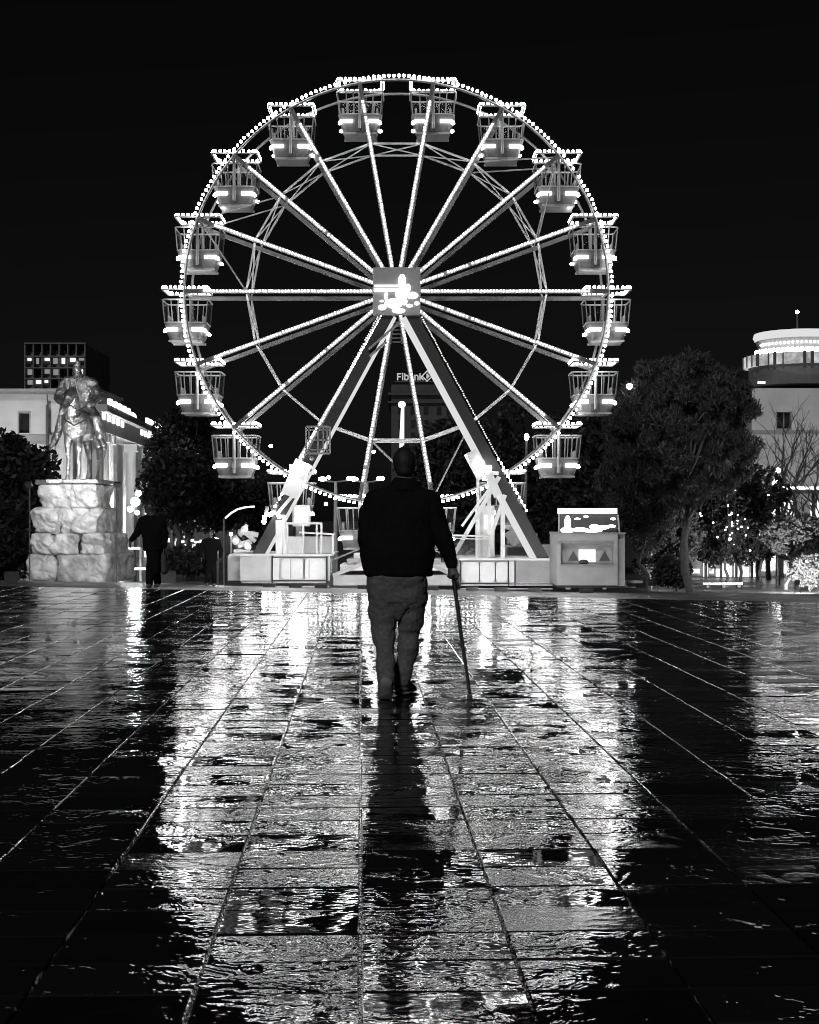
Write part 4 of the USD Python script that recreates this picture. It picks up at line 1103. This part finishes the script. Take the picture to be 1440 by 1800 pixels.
# pavilion with lit front
pv = thing('lit_pavilion', 'low brightly lit pavilion behind the trees with a glowing eave', 'pavilion', P(1350, 1015, 74))
VY = 74.0
gzv = -1.93
vb = P(0, 0, VY)
yb = HY - (gzv - H) * F / VY
pv.part('back_wall', boxp(1150, 1640, 872, yb, VY + 3, .4), 'plaster')
pv.part('roof', boxp(1195, 1640, 861, 866, VY - 1.0, 5), 'dark_steel')
ev = pv.part('eave_strip', boxp(1375, 1640, 855.5, 860, VY - 1.1, .12), 'sign_light')
pv.part('eave_strip', boxp(1240, 1262, 859, 868, VY - 1.1, .12), 'window_light')
rp = random.Random(5)
x = 1216
while x < 1600:
    w = rp.choice((8, 11, 14, 18))
    lo = rp.choice((985, 990, 1000))
    pv.part('glazed_panel', boxp(x, x + w, 880 if x > 1330 else lo, yb - 3 - rp.choice((0, 6, 10)), VY + .1 + rp.random() * .3, .06), 'shop_glow')
    x += w + rp.choice((2, 4, 7))
for x in list(range(1212, 1600, 27)):
    pv.part('post', boxp(x, x + 4, 866, yb, VY - .05, .14), 'dark_steel')
for x in (1400, 1470):
    pv.part('column', boxp(x, x + 25, 868, yb, VY - .9, .5), 'marble_column')
for x in (1095, 1140, 1165):
    t = thing('lit_stall', {1095: 'glowing stall glimpsed between trunks just right of the kiosk', 1140: 'glowing stall at the left foot of the pine', 1165: 'small glowing stall beside the pine trunk'}[x], 'stall', P(x + 60, 1010, 76))
    o = {1095: (1146, 1170, 955, 990), 1140: (1174, 1198, 970, 1000), 1165: (1199, 1210, 985, 1000)}[x]
    t.part('lit_front', boxp(*o, 76, .1), 'shop_glow')
    t.part('roof', boxp(o[0] - 3, o[1] + 3, o[2] - 5, o[2] - 1, 75.4, 1.6), 'dark_steel')
    t.part('counter', boxp(o[0] - 1, o[1] + 1, o[3], 1018, 76, 1.2), 'dark_concrete')
low = thing('stone_bench', 'long pale low bench in front of the lit pavilion', 'bench', P(1270, 1030, 62))
low.part('seat', boxp(1236, 1306, 1024, 1028, 62, .5), 'pale_steel')
for x in (1242, 1270, 1297):
    low.part('leg', boxp(x, x + 5, 1028, 1033, 62.1, .3), 'dark_concrete')
# far arcade left of the wheel
ar = thing('far_arcade', 'distant low row of lit shop windows left of the wheel', 'building', P(330, 960, 125))
ar.part('wall', boxp(255, 470, 905, 990, 125, 8), 'black_wall')
for x, w, y, h in ((294, 8, 946, 7), (301, 9, 952, 8), (318, 6, 950, 4), (324, 7, 957, 6), (338, 7, 957, 6), (335, 6, 948, 4), (342, 8, 951, 4), (351, 8, 949, 5), (309, 6, 947, 6), (316, 5, 935, 5), (322, 6, 941, 5), (366, 5, 926, 4), (373, 5, 927, 4)):
    ar.part('window', boxp(x, x + w, y, y + h, 124.9, .1), 'window_light')

# ---------------------------------------------------------------- trees
def leaf_cloud(centres, radii, n, size, seed, aspect=.45, shell=.55, squash=1.0, up=0.0):
    g = np.random.default_rng(seed)
    centres = np.asarray(centres)
    w = np.asarray(radii) ** 2
    idx = g.choice(len(centres), n, p=w / w.sum())
    d = g.normal(size=(n, 3))
    d /= np.linalg.norm(d, axis=1, keepdims=True)
    r = (shell + (1 - shell) * g.random(n) ** .6) * np.asarray(radii)[idx]
    off = d * r[:, None]
    off[:, 2] *= squash
    c = centres[idx] + off
    a = g.normal(size=(n, 3)) * .7 + d * .6 + [0, 0, up]
    a /= np.linalg.norm(a, axis=1, keepdims=True)
    b = np.cross(a, g.normal(size=(n, 3)))
    b /= np.linalg.norm(b, axis=1, keepdims=True)
    s = size * g.uniform(.6, 1.35, n)[:, None]
    v = np.stack([c - a * s, c + b * s * aspect, c + a * s, c - b * s * aspect], 1).reshape(-1, 3)
    k = np.arange(n)[:, None] * 4
    return trimesh.Trimesh(v, np.vstack([k + [0, 1, 2], k + [0, 2, 3]]), process=False)


def blob_centres(c, r, n, seed, rmin, rmax, hollow=.35):
    g = np.random.default_rng(seed)
    d = g.normal(size=(n, 3))
    d /= np.linalg.norm(d, axis=1, keepdims=True)
    t = (hollow + (1 - hollow) * g.random(n) ** .5)[:, None]
    return np.asarray(c) + d * t * np.asarray(r), g.uniform(rmin, rmax, n)


def limb(p0, p1, r0, r1, seed, n=6, wob=.12):
    g = np.random.default_rng(seed)
    t = np.linspace(0, 1, n)
    p = lerp(p0, p1, t[:, None]) + np.concatenate([[[0, 0, 0]], g.normal(size=(n - 2, 3)) * wob * np.linalg.norm(np.asarray(p1) - p0) * .25, [[0, 0, 0]]])
    return tube(p, np.linspace(r0, r1, n), 7)


def tree(name, label, Y, base_x, crown, seed, leaf='dark_leaves', n=9000, size=.16, blobs=60, rb=(.5, .9), trunk_r=.16, group=None, cat='tree', bark='bark', up=0.0, aspect=.45, hollow=.35, shell=.55):
    """crown: photo ellipse (cx, cy, rx, ry)"""
    X = P(base_x, 0, Y)[0]
    gz = GZ(X, Y)
    base = np.array([X, Y, gz - .05])
    cx_, cy_, rx, ry = crown
    u = Y / F
    c = P(cx_, cy_, Y)
    t = thing(name, label, cat, (X, Y, gz), group)
    cs, rr = blob_centres(c, (rx * u, rx * u * .9, ry * u), blobs, seed, *rb, hollow=hollow)
    cs[:, 2] = np.maximum(cs[:, 2], gz + .4)
    tk = [limb(base, c + [0, 0, -ry * u * .2], trunk_r, trunk_r * .5, seed + 1)]
    g = np.random.default_rng(seed + 2)
    for i in g.choice(len(cs), min(12, len(cs)), False):
        tk.append(limb(lerp(base, c, g.uniform(.45, .9)), cs[i], trunk_r * .35, trunk_r * .08, seed + 3 + int(i)))
    t.part('trunk', cat_(tk), bark, smooth=True)
    t.part('crown', leaf_cloud(cs, rr, n, size, seed + 5, up=up, aspect=aspect, shell=shell), leaf)
    return t


tree('pine_tree', 'large round crowned pine tree right of the ticket kiosk', 58, 1216, (1200, 758, 134, 134), 21, 'needles', 60000, .16, 380, (.26, .44), .2, up=.9, aspect=.16, hollow=.62, shell=.15)
tree('pine_tree', 'lower spreading pine just right of the kiosk sign, under the big crown', 60, 1140, (1122, 868, 76, 98), 22, 'needles', 24000, .16, 150, (.3, .5), .12, up=.7, aspect=.18, hollow=.5, shell=.2)
for i, (x, cxx, cyy, rx, ry, lab) in enumerate(((775, 775, 850, 50, 110, 'dark bushy tree right of the walking man behind the stand'), (845, 850, 860, 52, 120, 'dark bushy tree behind the right leg of the stand'), (915, 915, 850, 52, 125, 'tall dark tree behind the post with a lamp'),
        (985, 985, 865, 50, 120, 'dark tree directly behind the lower right gondola'), (1045, 1050, 860, 48, 125, 'dark tree behind the kiosk roof sign'))):
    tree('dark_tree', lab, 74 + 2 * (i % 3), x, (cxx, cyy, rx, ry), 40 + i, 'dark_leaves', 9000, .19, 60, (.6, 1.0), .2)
for i, (x, cxx, cyy, rx, ry, Y, lab) in enumerate(((20, 22, 850, 62, 72, 72, 'round dark tree left of the stone pedestal'), (-20, 0, 950, 55, 70, 66, 'low dark shrubby tree at the left border below the round tree'), (300, 302, 850, 40, 90, 104, 'dark tree directly right of the columned building'),
        (310, 315, 862, 50, 55, 88, 'wide dark tree above the lit shop windows'), (375, 378, 880, 42, 42, 92, 'dark tree above the distant walking figure'), (330, 325, 790, 70, 60, 112, 'tall far tree left of the lower left gondola'), (455, 455, 900, 45, 50, 96, 'dark tree behind the folded booms'))):
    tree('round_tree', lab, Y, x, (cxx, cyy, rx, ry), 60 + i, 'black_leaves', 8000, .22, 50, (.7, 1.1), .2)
for i, (x, cxx, cyy, rx, ry, Y, lab, lf) in enumerate(((1185, 1185, 935, 40, 50, 63, 'small leafy tree left of the pine trunk', 'lit_tone_leaves'), (1275, 1280, 935, 55, 55, 64, 'dense dark small tree in front of the pavilion', 'dark_leaves'), (1340, 1335, 905, 50, 80, 66, 'dark leafy tree at the pavilion eave end', 'dark_leaves'),
        (1382, 1400, 950, 48, 48, 62, 'bright floodlit small tree with a slim pale trunk', 'lit_tone_leaves'), (1300, 1290, 890, 60, 45, 68, 'dark tree with fairy lights right of the pine', 'dark_leaves'))):
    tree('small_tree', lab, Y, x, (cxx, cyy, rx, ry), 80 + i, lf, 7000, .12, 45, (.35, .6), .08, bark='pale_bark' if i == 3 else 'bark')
tree('bush', 'bright floodlit bush at the right border', 60, 1425, (1425, 1000, 38, 25), 91, 'lit_tone_leaves', 5000, .10, 30, (.2, .4), .05, cat='bush')
tree('bush', 'dark low bush at the foot of the pine', 59, 1190, (1180, 1005, 30, 18), 92, 'dark_leaves', 3000, .10, 25, (.2, .4), .05, cat='bush')
tree('bush', 'dark low bush in front of the glowing stalls', 61, 1145, (1142, 995, 24, 14), 93, 'dark_leaves', 2500, .10, 20, (.2, .4), .05, cat='bush')
tree('bush', 'dark bush behind the figure with the bag', 70, 320, (325, 985, 50, 20), 94, 'dark_leaves', 5000, .12, 35, (.3, .5), .05, cat='bush')
added_flood(1402, 1022, 57.5, P(1405, 945, 62), .16, 'added_bush_flood', 'added ground floodlight under the bright small tree')
added_flood(1150, 1020, 60, P(1185, 930, 63), .24, 'added_statue_flood', 'added ground floodlight under the small tree left of the pine trunk')
g = np.random.default_rng(3)
fl = thing('fairy_lights', 'string of tiny fairy lights in the dark trees by the pavilion', 'fairy lights', P(1290, 930, 63))
pts = [P(x, y, 62.6) for x, y in zip(g.normal(1290, 14, 26), g.normal(925, 22, 26))] + [P(x, y, 62.6) for x, y in ((1231, 903), (1233, 907), (1310, 912), (1315, 928), (1240, 858), (1242, 866), (1249, 838), (1236, 863), (1351, 870))]
fl.part('bulb_string', spheres(pts, .04, True), 'string_light', kind='stuff')
fl.part('cable', tube([pts[i] + [0, .05, 0] for i in np.argsort([p[0] for p in pts])], .008, 4), 'dark_rubber')


def bare_tree(label, x, Y, top, seed, spread=.5):
    gg = random.Random(seed)
    X = P(x, 0, Y)[0]
    gz = GZ(X, Y)
    h = P(0, top, Y)[2] - gz
    t = thing('bare_tree', label, 'tree', (X, Y, gz))
    tr_, tw = [], []

    def grow(p, d, L, r, lev):
        q = p + d * L
        mid = lerp(p, q, .5) + np.array([gg.uniform(-1, 1), gg.uniform(-1, 1), gg.uniform(-.3, .3)]) * L * .06
        (tr_ if lev < 2 else tw).append(tube([p, mid, q], [r, r * .85, r * .7], 5 if lev < 3 else 3, caps=False))
        if lev >= 5:
            return
        for _ in range(3 if lev < 3 else 2):
            nd = d + np.array([gg.gauss(0, spread), gg.gauss(0, spread), gg.uniform(-.05, .35)])
            nd /= np.linalg.norm(nd)
            grow(lerp(p, q, gg.uniform(.6, 1.0)), nd, L * gg.uniform(.6, .8), r * .6, lev + 1)
    grow(np.array([X, Y, gz - .05]), np.array([0, 0, 1.0]), h * .32, .14, 0)
    t.part('trunk', cat_(tr_), 'bark')
    t.part('twigs', cat_(tw), 'bark', kind='stuff')


bare_tree('leafless tree before the grey wall under the round restaurant', 1352, 72, 690, 3)
bare_tree('leafless tree at the right border before the grey wall', 1432, 70, 720, 6)
bare_tree('leafless slim tree in front of the pavilion column', 1405, 69, 800, 9, .4)

# added floodlights for the facades (unseen, behind the greenery)
added_flood(-70, 980, 88, P(40, 790, BY), .6, 'added_facade_flood', 'added floodlight aimed at the plastered building')
added_flood(1470, 990, 86, P(1430, 740, RY), .36, 'added_facade_flood', 'added floodlight aimed at the grey building under the restaurant')
bare_tree('leafless tree whose branches cross the small window of the grey wall', 1375, 74, 670, 14, .42)
bare_tree('leafless tree rising just right of the big pine crown', 1333, 73, 676, 17, .4)


for x, y, Y, w in ((476, 784, 95, 'left of the stand'), (657, 794, 95, 'beside the head of the walking man'), (573, 886, 95, 'under the street lamps'), (402, 869, 95, 'in the trees above the arched lamp'), (578, 839, 92, 'between the twin lamp heads'), (1107, 679, 57, 'in the pine crown top')):
    c = P(x, y, Y)
    t = thing('distant_lamp', 'tiny distant lamp ' + w, 'lamp', c)
    t.part('globe', lathe([(0, -.13), (.10, -.08), (.13, 0), (.10, .08), (0, .12)], c, 10), 'globe', smooth=True)
    t.part('cap', lathe([(0, .18), (.09, .13), (.09, .11), (0, .11)], c, 10), 'dark_steel')
